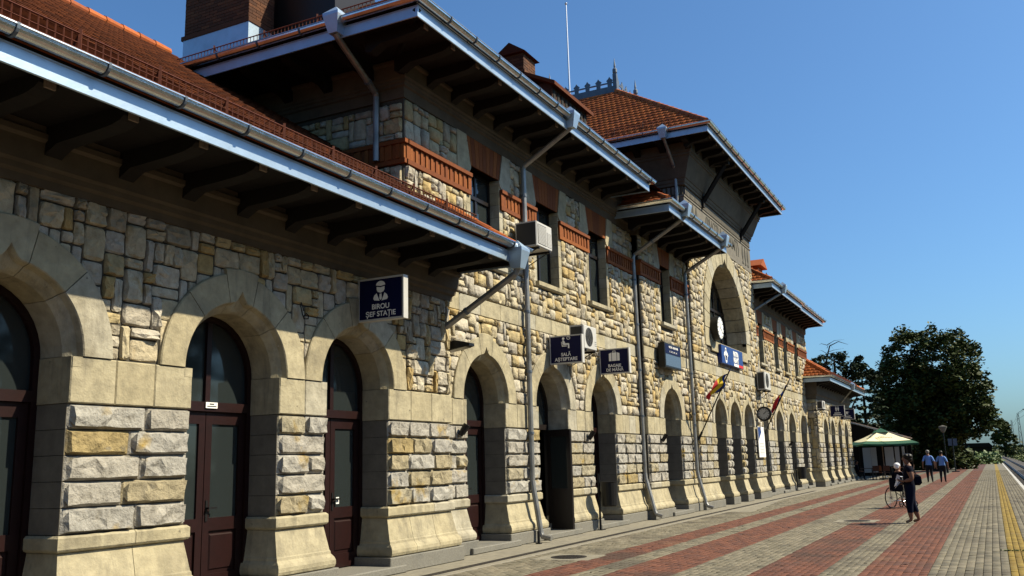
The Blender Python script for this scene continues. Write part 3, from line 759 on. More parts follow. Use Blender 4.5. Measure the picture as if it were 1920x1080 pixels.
def eave(path, zf, soffit, runs, guard=()):
    """path: fascia line in plan. runs: (axis, start, end, fixed, L, step) rows of brackets. soffit: plan polygon"""
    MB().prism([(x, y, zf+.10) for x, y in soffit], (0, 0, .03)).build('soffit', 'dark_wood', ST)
    MB().sweep(path, [(0,zf+.0), (.004,zf-.012), (.022,zf-.006), (.022,zf+.165), (.035,zf+.17), (.035,zf+.18), (0,zf+.18)], True).build('fascia', 'zinc', ST)
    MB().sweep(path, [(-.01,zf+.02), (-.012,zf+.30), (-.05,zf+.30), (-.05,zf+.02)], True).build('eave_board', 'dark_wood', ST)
    n = 10; cz = zf+.285; co = .10; r = .08
    outer = [(co+r*math.cos(PI+PI*k/n), cz+r*math.sin(PI+PI*k/n)) for k in range(n+1)]
    outer += [(co+r+.012, cz+.004), (co+r+.010, cz+.016), (co+r-.004, cz+.010)]
    inner = [(co+(r-.006)*math.cos(-PI*k/n), cz+(r-.006)*math.sin(-PI*k/n)) for k in range(n+1)]
    MB().sweep(path, outer+inner, True).build('gutter', 'gutter_metal', ST, smooth=False)
    for ax, a, b, fx, L, step in runs:
        me = bracket_mesh(L); x = a
        while x < b:
            if ax == 'x':      # front eave: fascia at y = fx, wall at y = fx+L
                put(me, 'eave_bracket', Matrix.Translation((x, fx+L, zf+.10)))
                put(END, 'bracket_end', Matrix.Translation((x, fx+.085, zf+.045)))
                put(GBM, 'gutter_bracket', Matrix.Translation((x+.4, fx-co, cz)))
            else:              # side eave facing -X
                put(me, 'eave_bracket', Matrix.Translation((fx+L, x, zf+.10)) @ Matrix.Rotation(-PI/2, 4, 'Z'))
                put(GBM, 'gutter_bracket', Matrix.Translation((fx-co, x+.4, cz)) @ Matrix.Rotation(-PI/2, 4, 'Z'))
            x += step

def guards(p0, p1, n, h=.20, name='snow_guard'):
    """orange snow rail of n panels standing between two points on the roof"""
    p0 = Vector(p0); p1 = Vector(p1); d = (p1-p0)/n; u = d.normalized(); L = d.length
    side = Vector((u.y, -u.x, 0)) if abs(u.z) < .5 else Vector((0,-1,0))
    mb = MB(); k = int(L/.082)
    A = lambda t, z, o=0: tuple(u*t + side*o + Vector((0,0,z)))
    def bar(a, b, wd): mb.tube([a, b], wd, 4)
    bar(A(0, h), A(L, h), .013); bar(A(0, .035), A(L, .035), .013); bar(A(0, h*.5), A(L, h*.5), .008)
    for i in range(1, k): bar(A(L*i/k, .035), A(L*i/k, h), .0085)
    bar(A(0, -.06), A(0, h+.05), .022); bar(A(0, h+.02), A(0, -.02, -.18), .014)
    me = mb.mesh(name, 'guard_metal')
    for i in range(n): put(me, name, Matrix.Translation(p0+d*i))

# tiles
tw, tl = .205, .31
def tile_mesh(m_):
    x = .5*tw-.0004
    return MB().add([(-x,0,.044),(x,0,.044),(x,tl*1.15,.008),(-x,tl*1.15,.008),(-x,0,.018),(x,0,.018),(0,-.002,.044),(0,-.002,.018),(x,tl*.6,-.002),(-x,tl*.6,-.002)],
                    [(0,6,1,2,3), (4,7,6,0), (7,5,1,6), (0,3,9,4), (1,5,8,2), (4,9,8,5,7)]).mesh('roof_tile', m_)
TILE = tile_mesh('tile'); TILE_DARK = tile_mesh('tile_dark')
tile_pieces = []
tile_dark_pieces = []
def tiles(P0, U, V, L, S, ok, darker=False):
    P0 = Vector(P0); U = Vector(U).normalized(); V = Vector(V).normalized(); N = U.cross(V)
    if N.z < 0: N = -N
    B = np.eye(4); B[:3, 0] = U; B[:3, 1] = V; B[:3, 2] = N
    for j in range(int(S/tl)):
        for i in range(int(L/tw)+1):
            u = (i+(.5 if j % 2 else 0))*tw; v_ = j*tl
            if u > L or not ok(u, v_): continue
            m = B.copy(); m[:3, 3] = P0+U*u+V*v_+N*_r.uniform(.0, .004); (tile_dark_pieces if darker else tile_pieces).append((TILE_DARK if darker else TILE, m))
def ridge(p0, p1, r=.10, step=.36, top=True):
    p0 = Vector(p0); p1 = Vector(p1); L = (p1-p0).length; n = max(1, int(L/step)); d = (p1-p0)/n
    mb = MB(); mb.tube([(0,0,0), tuple(d*1.05)], [r, r*.86], 9); me = mb.mesh('ridge_tile', 'tile')
    for i in range(n): put(me, 'ridge_tile', Matrix.Translation(p0+d*i))
PT = .66
# near wing
zw = 5.03
eave([(-.5, 7.05), (14.15, 7.05), (14.15, 8.72)], zw, [(-.5, 7.06), (14.14, 7.06), (14.14, 8.74), (-.5, 8.44)], [('x', .43, 14.0, 7.05, 1.40, .915)])
def wroof(y): return zw+.31+PT*(y-7.03)
MB().prism([(-.5, 7.03, wroof(7.03)-.03), (14.15, 7.03, wroof(7.03)-.03), (14.15, YM, wroof(YM)-.03), (13.06, YM, wroof(YM)-.03), (13.06, 14.8, wroof(14.8)-.03), (-.5, 14.8, wroof(14.8)-.03)], (0, 0, -.06)).build('roof', 'tile', ST)
MB().prism([(14.12, 7.10, zw+.14), (14.12, YM, zw+.14), (14.12, YM, wroof(YM)-.1), (14.12, 7.10, zw+.3)], (.02, 0, 0)).build('verge_board', 'dark_wood', ST)
cs = 1/math.sqrt(1+PT*PT)
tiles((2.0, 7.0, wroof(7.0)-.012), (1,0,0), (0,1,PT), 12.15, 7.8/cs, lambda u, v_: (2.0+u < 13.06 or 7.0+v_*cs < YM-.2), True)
ridge((0, 14.8, wroof(14.8)), (13.06, 14.8, wroof(14.8)), .13, .4)
ridge((14.12, 7.05, wroof(7.05)), (14.12, YM, wroof(YM)), .085, .33)
guards((.6, 7.42, wroof(7.42)), (13.3, 7.42, wroof(7.42)), 13)
# main block
zm = 8.75
eave([(11.6, 16), (11.6, 7.5), (23.0, 7.5), (23.0, 8.72)], zm, [(11.62, 16), (11.62, 7.52), (22.98, 7.52), (22.98, 8.72), (13.2, 8.72), (13.2, 16)],
     [('x', 12.0, 22.9, 7.5, 1.25, .87), ('y', 9.4, 15, 11.6, 1.46, .95)])
RY = 14.5
def mroof(d): return zm+.31+PT*d
MB().add([(11.58,7.48,mroof(0)), (30,7.48,mroof(0)), (30,RY,mroof(RY-7.48)), (11.58+RY-7.48,RY,mroof(RY-7.48)), (11.58,2*RY-7.48,mroof(0)), (30,2*RY-7.48,mroof(0))], [(0,1,2,3), (0,3,4), (3,2,5,4)]).build('roof', 'tile_dark', ST)  # dark tile colour here keeps red bounce light off the tower side
MB().tube([(11.6,7.5,mroof(0)-.2), (14.0,9.9,mroof(0)-.2)], .07, 4).build('hip_rafter', 'dark_wood', ST)
tiles((11.5, 20, mroof(-.08)+.01), (0,-1,0), (1,0,PT), 12.5, 6.5/cs, lambda u, v_: 20-u > 7.48+v_*cs)
ridge((11.6, 7.5, mroof(.02)+.03), (17.5, 13.4, mroof(5.9)+.03), .10, .38)
guards((11.95, 16, mroof(.37)), (11.95, 8.6, mroof(.37)), 6); guards((12.6, 7.85, mroof(.37)), (22.5, 7.85, mroof(.37)), 9)
# bay
zb = 8.30
eave([(23.6, 8.73), (23.6, 7.15), (29.75, 7.15), (29.75, 8.43)], zb, [(23.62, 8.73), (23.62, 7.17), (29.73, 7.17), (29.73, 8.43)], [('x', 24.3, 29.6, 7.15, 1.40, .85)])
def broof(d): return zb+.31+PT*d
MB().add([(23.58,7.13,broof(0)), (29.78,7.13,broof(0)), (29.78,8.8,broof(1.67)), (25.25,8.8,broof(1.67)), (23.58,8.8,broof(0))], [(0,1,2,3), (0,3,4)]).build('roof', 'tile_dark', ST)
tiles((23.52, 8.7, broof(-.06)+.01), (0,-1,0), (1,0,PT), 1.6, 1.6/cs, lambda u, v_: 8.7-u > 7.13+v_*cs)
ridge((23.6, 7.15, broof(.02)+.03), (25.2, 8.75, broof(1.62)+.03), .09, .33)
guards((24.6, 7.45, broof(.32)), (29.4, 7.45, broof(.32)), 4)
# tower
zt = 12.15; PTT = .80
eave([(28.4, 19.6), (28.4, 7.15), (40.5, 7.15), (40.5, 19.6)], zt, [(28.42, 19.5), (28.42, 7.17), (40.48, 7.17), (40.48, 19.5)], [('x', 29.0, 40.2, 7.15, .95, .88), ('y', 8.0, 15, 28.4, .8, .9)])
def troof(d): return zt+.31+PTT*d
q = 4.83; ct = 1/math.sqrt(1+PTT**2)
A = [(28.38,7.13), (40.52,7.13), (40.52,19.7), (28.38,19.7)]; Bq = [(28.38+q,7.13+q), (40.52-q,7.13+q), (40.52-q,19.7-q), (28.38+q,19.7-q)]
MB().add([(x,y,troof(0)) for x, y in A]+[(x,y,troof(q)) for x, y in Bq], [(0,1,5,4), (1,2,6,5), (2,3,7,6), (3,0,4,7), (4,5,6,7)]).build('roof', 'tile', ST)
tiles((28.3, 19.6, troof(-.08)+.01), (0,-1,0), (1,0,PTT), 12.5, 4.9/ct, lambda u, v_: 7.13+v_*ct < 19.6-u < 19.7-v_*ct)
ridge((28.4, 7.15, troof(.02)+.03), (28.38+q, 7.13+q, troof(q)+.03), .10, .36)
ridge((40.5, 7.15, troof(.02)+.03), (40.52-q, 7.13+q, troof(q)+.03), .10, .36)
guards((28.75, 13.6, troof(.37)), (28.75, 8.4, troof(.37)), 5); guards((29.6, 7.5, troof(.37)), (39.5, 7.5, troof(.37)), 9)
def cresting(p0, p1):
    p0 = Vector(p0); p1 = Vector(p1); d = p1-p0; L = d.length; u = d/L; n = max(2, int(L/.42))
    mb = MB(); N = Vector((u.y, -u.x, 0))*.03
    def slab(a, b, z0, z1): 
        P = [p0+u*a+Vector((0,0,z0)), p0+u*b+Vector((0,0,z0)), p0+u*b+Vector((0,0,z1)), p0+u*a+Vector((0,0,z1))]; mb.prism([tuple(x) for x in P], tuple(N))
    slab(0, L, -.1, .26); slab(0, L, .38, .44)
    for k in range(n):
        c = L*(k+.5)/n; slab(c-.09, c+.09, .26, .38)
        P = [p0+u*(c+a)+Vector((0,0,b)) for a, b in ((-.09,.44), (.09,.44), (.14,.52), (.05,.60), (0,.68), (-.05,.60), (-.14,.52))]; mb.prism([tuple(x) for x in P], tuple(N))
    mb.build('roof_cresting', 'zinc_dark', ST)
zq = troof(q)
for a, b in zip(Bq, Bq[1:]+Bq[:1]): cresting((a[0], a[1], zq), (b[0], b[1], zq))
for x, y in Bq:
    mb = MB(); mb.box(x-.08, x+.08, y-.08, y+.08, zq-.1, zq+.75); mb.tube([(x,y,zq+.75), (x,y,zq+.82), (x,y,zq+.95), (x,y,zq+1.02), (x,y,zq+1.1), (x,y,zq+1.45)], [.06,.10,.10,.04,.045,.004], 8)
    mb.build('finial', 'zinc_dark', ST)
MB().tube([(33.6, 14.15, zq-.2), (33.6, 14.15, 17.8), (33.6, 14.15, 20.9)], [.05, .04, .025], 6).sphere((33.6, 14.15, 20.95), .06).build('antenna_mast', 'steel', ST)
for x in (31.8, 37.6):
    mb = MB(); mb.box(x-.09, x+.09, YT-.16, YT-.06, 10.55, 12.1); mb.tube([(x, YT-.12, 10.75), (x, YT-1.0, 12.0)], .09, 4); mb.box(x-.09, x+.09, 7.3, YT, 12.0, 12.2); mb.build('eave_strut', 'dark_wood', ST)
# far side
ze = 8.75
eave([(39.3, 8.5), (39.3, 7.6), (46.3, 7.6), (46.3, 7.68), (53.3, 7.68), (53.3, 12)], ze, [(39.32, 8.7), (39.32, 7.62), (53.28, 7.7), (53.28, 11), (52.9, 11), (52.9, 8.75)], [('x', 39.9, 53, 7.62, 1.10, .85)])
MB().add([(39.28,7.58,ze+.31), (53.3,7.58,ze+.31), (53.3,13,ze+.31+PT*5.4), (44.7,13,ze+.31+PT*5.4), (39.28,8.9,ze+.31), (40.6,8.9,ze+.31+PT*1.32)], [(0,1,2,3,5), (0,5,4)]).build('roof', 'tile', ST)
tiles((39.22, 8.9, ze+.29), (0,-1,0), (1,0,PT), 1.4, 1.3/cs, lambda u, v_: 8.9-u > 7.58+v_*cs)
ridge((39.3, 7.6, ze+.36), (40.6, 8.9, ze+.36+PT*1.3), .09, .33)
guards((40.2, 7.95, ze+.56), (52.8, 7.95, ze+.56), 10)
mb = MB(); mb.box(41.6, 42.6, 8.6, 9.6, 9.4, 10.2); mb.prism([(41.4, 8.4, 10.2), (42.8, 8.4, 10.2), (42.1, 8.4, 10.6)], (0, 1.6, 0)); mb.build('dormer', 'tile', ST)
zv = 5.55
eave([(51.4, 8.75), (51.4, 7.3), (66.3, 7.3), (66.3, 10)], zv, [(51.42, 8.75), (51.42, 7.32), (66.28, 7.32), (66.28, 10), (65, 8.4), (52, 8.4)], [('x', 52, 66, 7.3, .9, .9)])
MB().add([(51.38,7.28,zv+.31), (66.3,7.28,zv+.31), (62.3,11.3,zv+.31+PT*4), (55.4,11.3,zv+.31+PT*4), (51.38,15.3,zv+.31), (66.3,15.3,zv+.31)], [(0,1,2,3), (0,3,4), (1,5,2), (2,5,4,3)]).build('roof', 'tile', ST)
tiles((51.32, 12.5, zv+.29), (0,-1,0), (1,0,PT), 5.3, 4/cs, lambda u, v_: 12.5-u > 7.28+v_*cs)
ridge((51.4, 7.3, zv+.36), (55.4, 11.3, zv+.36+PT*4), .11, .38); ridge((66.3, 7.3, zv+.36), (62.3, 11.3, zv+.36+PT*4), .11, .38)
guards((52.5, 7.6, zv+.53), (65.5, 7.6, zv+.53), 9)
emit(tile_dark_pieces, 'dark_tile', 'tile_dark', ST); emit(tile_pieces, 'roof_tile', 'tile', ST)

# chimneys and dormer of the main roof
def chimney(x0, x1, y0, y1, z0, z1, bm_='brick'):
    mb = MB(); rows = int((z1-z0)/.077)
    ch = MB().box(x0+.012, x1-.012, y0+.012, y1-.012, z0-1.2, z1).build('chimney', 'brick_mortar', ST)
    L = .235
    pcs = MB()
    for j in range(rows):
        z = z0+j*.077; o = L/2 if j % 2 else 0
        for f in range(4):
            a0, a1 = (y0, y1) if f % 2 == 0 else (x0, x1); n = int((a1-a0)/L)+1
            for i in range(-1, n):
                a = max(a0, a0+o+i*L)+.004; b = min(a1, a0+o+(i+1)*L)-.004
                if b-a < .03: continue
                e = _r.uniform(0, .004)
                if f == 0: pcs.box(x0-e, x0+.02, a, b, z+.005, z+.072)
                elif f == 2: pcs.box(x1-.02, x1+e, a, b, z+.005, z+.072)
                elif f == 1: pcs.box(a, b, y0-e, y0+.02, z+.005, z+.072)
                else: pcs.box(a, b, y1-.02, y1+e, z+.005, z+.072)
    pcs.build('brick', bm_, ch, kind='stuff')
    MB().box(x0-.05, x1+.05, y0-.05, y1+.05, z0, z0+.10).build('brick_course', bm_, ch)
    MB().sweep([(x0, y1), (x0, y0), (x1, y0), (x1, y1)], [(.03,z0-1.2), (.03,z0-.003), (.0,z0-.003)]).build('flashing', 'zinc', ch)
    return ch
chimney(14.0, 14.8, 13.42, 15.35, 11.25, 14.0, 'brick_dark')
mb = MB(); mb.box(15.0, 16.5, 11.85, 13.75, 10.4, 13.0); mb.build('dormer', 'frame_dark', ST)
chimney(20.0, 20.7, 9.68, 10.4, 11.5, 12.08, 'brick_dark')
mb = MB(); mb.prism([(19.9, 9.58, 12.08), (19.9, 10.5, 12.08), (19.9, 10.04, 12.40)], (.9, 0, 0)); mb.build('chimney_cap', 'tile_dark', ST)
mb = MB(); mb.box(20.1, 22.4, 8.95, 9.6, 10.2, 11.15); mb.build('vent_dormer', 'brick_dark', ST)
mb = MB(); mb.prism([(19.95, 8.8, 11.1), (19.95, 9.7, 11.55), (19.95, 9.7, 11.45), (19.95, 8.8, 11.0)], (2.6, 0, 0)); mb.build('vent_roof', 'tile_dark', ST)
for k in range(9): MB().box(20.15+k*.25, 20.28+k*.25, 8.93, 8.96, 10.55, 10.95).build('vent_slot', 'interior', ST)

# downpipes and hoppers
def hopper(x, y, z, rz=0):
    mb = MB(); s1, s2 = .16, .09
    mb.slices([[(-s2,-s2,-.22), (s2,-s2,-.22), (s2,s2,-.22), (-s2,s2,-.22)], [(-s1,-s1,.08), (s1,-s1,.08), (s1,s1,.08), (-s1,s1,.08)], [(-s1,-s1,.13), (s1,-s1,.13), (s1,s1,.13), (-s1,s1,.13)], [(-.01,-.01,.28), (.01,-.01,.28), (.01,.01,.28), (-.01,.01,.28)]])
    o = mb.build('rain_hopper', 'zinc', ST); o.location = (x, y, z); o.rotation_euler = (0,0,rz)
def pipe(pts, r=.058):
    o = MB().tube(pts, r, 10).build('downpipe', 'pipe_metal', ST)
    for a, b in zip(pts[:-1], pts[1:]):
        a = Vector(a); b = Vector(b); L = (b-a).length
        if L > 1.2:
            for k in range(1, int(L/1.3)+1):
                p = a+(b-a)*(k*1.3/L-.1); d = (b-a).normalized()*.025; MB().tube([tuple(p-d), tuple(p+d)], r+.012, 10).build('pipe_collar', 'zinc_dark', o)
hopper(13.85, 6.93, 5.12); pipe([(13.85, 6.93, 4.95), (13.85, 6.98, 4.82), (13.85, 8.40, 4.02)])
hopper(17.62, 7.42, 9.0); pipe([(17.62, 7.42, 8.85), (17.62, 7.46, 8.78), (17.62, 8.58, 8.13), (17.62, 8.62, 8.05), (17.62, 8.62, 1.25), (17.62, 8.60, 1.1), (17.62, 8.46, .2), (17.62, 8.42, .12), (17.62, 8.22, .08)])
hopper(24.86, 7.05, 8.62); pipe([(24.86, 7.05, 8.45), (24.86, 7.1, 8.38), (24.84, 8.62, 7.5), (24.80, 8.66, 7.42), (24.80, 8.64, 1.25), (24.79, 8.62, 1.1), (24.74, 8.40, .25), (24.74, 8.35, .15), (24.74, 8.18, .10)])
hopper(29.15, 7.05, 8.62); pipe([(29.15, 7.05, 8.45), (29.15, 7.1, 8.38), (29.12, 8.36, 7.68), (29.1, 8.40, 7.6), (29.1, 8.40, 1.25), (29.1, 8.38, 1.1), (29.1, 8.18, .25), (29.1, 8.12, .15), (29.1, 7.95, .10)])
hopper(11.5, 9.06, 9.0, PI/2); pipe([(11.5, 9.06, 8.8), (11.54, 9.06, 8.75), (12.9, 9.26, 8.3), (12.95, 9.27, 8.22), (12.95, 9.27, 7.0)])
hopper(28.28, 8.6, 12.35, PI/2); pipe([(28.28, 8.6, 12.2), (28.32, 8.6, 12.15), (29.45, 8.62, 11.4), (29.53, 8.63, 11.3), (29.53, 8.63, 9.7)])
hopper(41.35, 7.5, 9.0); pipe([(41.35, 7.5, 8.85), (41.3, 7.55, 8.8), (40.1, 8.58, 7.95), (40.1, 8.62, 7.8), (40.1, 8.62, 1.1)])
hopper(59.7, 7.2, 5.75); pipe([(59.7, 7.2, 5.6), (60.8, 8.1, 4.85)])
for c, Yw in [(c, YW) for c in wing_c]+[(c, YM) for c in main_c]+[(c, YB) for c in bay_c]+[(c, YF) for c in far_c]+[(c, YV) for c in fw_c]:
    MB().bbox(c-.97, c+.97, Yw-.24, Yw+.62, 0, .115, .015).build('door_step', 'granite', ST)

# ------------------------------------------------------------------ platform, track, ground
ground = MB().box(-300, 4000, -2500, 2500, -1.2, -.75).build('ground', 'earth', kind='structure')
plat = MB().box(-8, 168, -1.12, 60, -.8, -.028).build('platform', 'joint', kind='structure')
MB().box(-8, 168, 7.42, 60, -.027, -.002).build('apron', 'concrete', plat)
MB().box(-8, 168, 7.36, 7.42, -.027, .004).build('kerb_line', 'pale_kerb', plat)
for k in range(70):
    MB().box(4+k*.6, 4.59+k*.6, 7.58, 7.72, -.01, .006).build('drain_grate', 'cast_iron', plat)
MB().box(-8, 168, -1.12, -.98, -.2, .003).build('edge_stone', 'white_paint', plat)
stripes = [(7.36, 6.25, 'paver_grey'), (6.25, 5.6, 'paver_red'), (5.6, 5.15, 'paver_grey'), (5.15, 4.2, 'paver_red'), (4.2, 3.2, 'paver_grey'), (3.2, 2.3, 'paver_red'), (2.3, 1.8, 'paver_grey'), (1.8, .95, 'paver_red'), (.95, -.04, 'paver_grey'), (-.04, -.32, 'paver_yellow'), (-.32, -.98, 'paver_grey')]
PAVM = {}
for nm in ('paver_grey', 'paver_red', 'paver_yellow'):
    b = .07
    PAVM[nm] = MB().add([(-.5,-.5,-.02),(.5,-.5,-.02),(.5,.5,-.02),(-.5,.5,-.02),(-.5,-.5,-.006),(.5,-.5,-.006),(.5,.5,-.006),(-.5,.5,-.006),(-.46,-.43,0),(.46,-.43,0),(.46,.43,0),(-.46,.43,0)],
        [(8,9,10,11),(4,5,9,8),(5,6,10,9),(6,7,11,10),(7,4,8,11),(0,1,5,4),(1,2,6,5),(2,3,7,6),(3,0,4,7)]).mesh('paver', nm)
pav = {k: [] for k in PAVM}
MH = [(14.95, 6.66), (24.55, 3.15)]
for y1, y0, nm in stripes:
    ny = max(1, round((y1-y0)/.105)); wy = (y1-y0)/ny
    x1_ = 62 if y1 > 2.4 else 92
    for j in range(ny):
        yc = y0+(j+.5)*wy; off = .1 if j % 2 else 0
        for i in range(int((x1_-9)/.205)):
            xc = 9+off+i*.205
            if any(abs(xc-mx) < .5 and abs(yc-my) < .5 for mx, my in MH): continue
            if 28.5 < xc < 36 and yc > 6.6+(xc-28.5)*.09: continue
            m = TRS(xc, yc, _r.uniform(-.003, .003), .199, wy-.006, 1); m[2, 0] = _r.uniform(-.003, .003); m[2, 1] = _r.uniform(-.002, .002); pav[nm].append((PAVM[nm], m))
    MB().add([(x1_, y0, -.001), (168, y0, -.001), (168, y1, -.001), (x1_, y1, -.001)], [(0,1,2,3)]).build('paving_strip', nm, plat)
    MB().add([(-8, y0, -.001), (9, y0, -.001), (9, y1, -.001), (-8, y1, -.001)], [(0,1,2,3)]).build('paving_strip', nm, plat)
emit(pav['paver_grey'], 'grey_paver', 'paver_grey', plat, 150); emit(pav['paver_red'], 'red_paver', 'paver_red', plat, 150); emit(pav['paver_yellow'], 'yellow_paver', 'paver_yellow', plat, 60)
MB().add([(28.5,6.6,-.001), (36,7.25,-.001), (37.5,7.42,.0), (28.5,7.42,.0)], [(0,1,2,3)]).build('concrete_ramp', 'concrete', plat)
for (x, y), lb in zip(MH, ('round iron manhole cover nearest the building, set in a pale concrete square', 'round iron manhole cover in the grey stripe beside the walking woman')):
    t = thing('manhole_cover', lb, 'manhole', (x, y, 0), group='manhole covers in the paving')
    P = [(-.5,-.5,-.026), (.5,-.5,-.026), (.5,.5,-.026), (-.5,.5,-.026)]
    MB().box(-.5, .5, -.5, .5, -.026, .001).build('concrete_collar', 'concrete', t)
    cv = MB(); cv.disc((0,0,.002), .31, n=32, t=.006)
    for a in range(-5, 6):
        for b in range(-5, 6):
            if (a*a+b*b)*.055**2 < .27**2: cv.box(a*.055-.015, a*.055+.015, b*.055-.015, b*.055+.015, .008, .012)
    cv.build('iron_lid', 'cast_iron', t)
# track
MB().add([(-20,-1.2,-.62), (600,-1.2,-.62), (600,-5.2,-.62), (-20,-5.2,-.62), (600,-6.5,-.76), (-20,-6.5,-.76)], [(0,3,2,1), (3,5,4,2)]).build('track_bed', 'ballast', kind='structure')
tr = thing('railway_track', 'straight railway track with rusty rails beside the white platform edge', 'railway track', (0,0,0))
for y in (-2.02, -3.46):
    P = [(-.07,-.55), (.07,-.55), (.07,-.53), (.012,-.51), (.012,-.43), (.036,-.42), (.036,-.385), (-.036,-.385), (-.036,-.42), (-.012,-.43), (-.012,-.51), (-.07,-.53)]
    MB().prism([(-20, y+a, z) for a, z in P], (620, 0, 0)).build('rail', 'rail_steel', tr)
SLP = MB().bbox(-.13, .13, -1.3, 1.3, -.1, .08, .02).mesh('sleeper', 'sleeper')
for k in range(150):
    o = bpy.data.objects.new('sleeper', SLP); C.objects.link(o); o.parent = tr; o.location = (30+k*.62, -2.74, -.64)


# ------------------------------------------------------------------ signs, clocks, air conditioners, lamps on the facade
def side_sign(x, yw, label, lines, icon, w=.80, h=.66, z0=3.78, ts=.104):
    """box sign standing out from the wall, its printed face towards -X"""
    t = thing('box_sign', label, 'sign', (x, yw, z0), group='blue box signs on the facade')
    f = MB(); b = .028; th = .12
    f.box(0, th, -w-.03, -.03, 0, b); f.box(0, th, -w-.03, -.03, h-b, h); f.box(0, th, -.03-b, -.03, b, h-b); f.box(0, th, -w-.03, -w-.03+b, b, h-b)
    f.build('frame', 'white_plastic', t)
    MB().box(.008, th-.008, -w-.03+b, -.03-b, b, h-b).build('face_panel', 'navy', t)
    MB().box(.03, .09, -.03, .04, .08, .14).box(.03, .09, -.03, .04, h-.14, h-.08).build('wall_fixing', 'black_metal', t)
    S = lambda u, v_: Matrix.Translation((.004, -.03-w/2-u, v_)) @ SIDE
    n = len(lines)
    for i, l in enumerate(lines):
        text(l, ts, t, S(0, .065+(n-1-i)*ts*1.02), 'print_white', bold=.002, extrude=.001)
    mb = MB(); P3 = lambda pts: [(.005, -.03-w/2-u*.9, .30+(v_-.24)*.82) for u, v_ in pts]
    def poly(pts): mb.prism(P3(pts), (-.002, 0, 0))
    def circ(u, v_, r, n=20, r0=0):
        if r0:
            for k in range(n):
                a0, a1 = 2*PI*k/n, 2*PI*(k+1)/n
                poly([(u+r0*math.cos(a0), v_+r0*math.sin(a0)), (u+r*math.cos(a0), v_+r*math.sin(a0)), (u+r*math.cos(a1), v_+r*math.sin(a1)), (u+r0*math.cos(a1), v_+r0*math.sin(a1))])
        else: poly([(u+r*math.cos(2*PI*k/n), v_+r*math.sin(2*PI*k/n)) for k in range(n)])
    if icon == 'chief':
        poly([(-.085,.53)]+[(.085*math.cos(PI-PI*k/12)*1.1, .535+.075*math.sin(PI*k/12)) for k in range(13)]+[(.09,.53), (0,.515)])
        poly([(-.08,.505), (0,.49), (.08,.505), (.08,.45), (.06,.41), (0,.385), (-.06,.41), (-.08,.45)])
        poly([(-.08,.385), (-.13,.345), (-.15,.29), (-.13,.255), (-.02,.24), (-.06,.33)]); poly([(.08,.385), (.13,.345), (.15,.29), (.13,.255), (.02,.24), (.06,.33)][::-1])
        poly([(-.02,.37), (.02,.37), (.025,.28), (0,.25), (-.025,.28)])
        circ(.0, .575, .0)
    elif icon == 'wait':
        circ(-.06, .565, .035); circ(.08, .575, .05, 20, .036); poly([(.075,.575), (.085,.575), (.085,.605), (.075,.605)])
        poly([(-.085,.515), (-.05,.52), (-.02,.47), (-.01,.43), (.08,.43), (.10,.41), (.10,.29), (.06,.29), (.06,.385), (-.055,.385), (-.085,.42)])
        poly([(-.12,.48), (-.105,.48), (-.085,.375), (.03,.365), (.03,.345), (-.10,.345)])
    elif icon == 'bag':
        poly([(-.16,.50), (-.085,.53), (-.085,.27), (-.16,.27)]); poly([(-.07,.53), (.07,.53), (.07,.27), (-.07,.27)]); poly([(.085,.53), (.16,.50), (.16,.27), (.085,.27)])
        poly([(-.045,.535), (-.03,.535), (-.03,.565), (.03,.565), (.03,.535), (.045,.535), (.045,.585), (-.045,.585)])
    elif icon == 'cup':
        poly([(-.10,.47), (.06,.47), (.05,.33), (.02,.29), (-.06,.29), (-.09,.33)]); circ(.085, .41, .045, 16, .028); poly([(-.13,.26), (.09,.26), (.09,.275), (-.13,.275)])
    elif icon == 'wc':
        circ(-.07, .55, .03); poly([(-.11,.50), (-.03,.50), (-.02,.38), (-.04,.38), (-.045,.25), (-.095,.25), (-.10,.38), (-.12,.38)]); circ(.06, .55, .03); poly([(.03,.50), (.09,.50), (.12,.36), (.085,.36), (.085,.25), (.035,.25), (.035,.36), (0,.36)])
    mb.build('pictogram', 'print_white', t)
    if not lines:
        for k, q in enumerate((.24, .17)): MB().box(.003, .006, -.03-w/2-q, -.03-w/2+q, .08+.10*k, .125+.10*k).build('text_line', 'print_white', t)
    return t
side_sign(11.28, 8.44, 'blue box sign with a capped official, reading BIROU SEF STATIE', ['BIROU', 'ȘEF STAȚIE'], 'chief', .84, .66, ts=.11)
side_sign(18.81, 8.70, 'blue box sign with a seated figure and clock, reading SALA ASTEPTARE', ['SALĂ', 'AȘTEPTARE'], 'wait', .80, .64)
side_sign(21.84, 8.70, 'blue box sign with a suitcase, reading BAGAJE DE MANA', ['BAGAJE', 'DE MÂNĂ'], 'bag', .80, .64)
side_sign(56.2, 8.15, 'nearer small blue box sign on the far wing, two figures', [], 'wc', .80, .64, 3.83, ts=.095)
side_sign(60.2, 8.15, 'farther small blue box sign on the far wing, coffee cup', [], 'cup', .84, .64, 3.78)

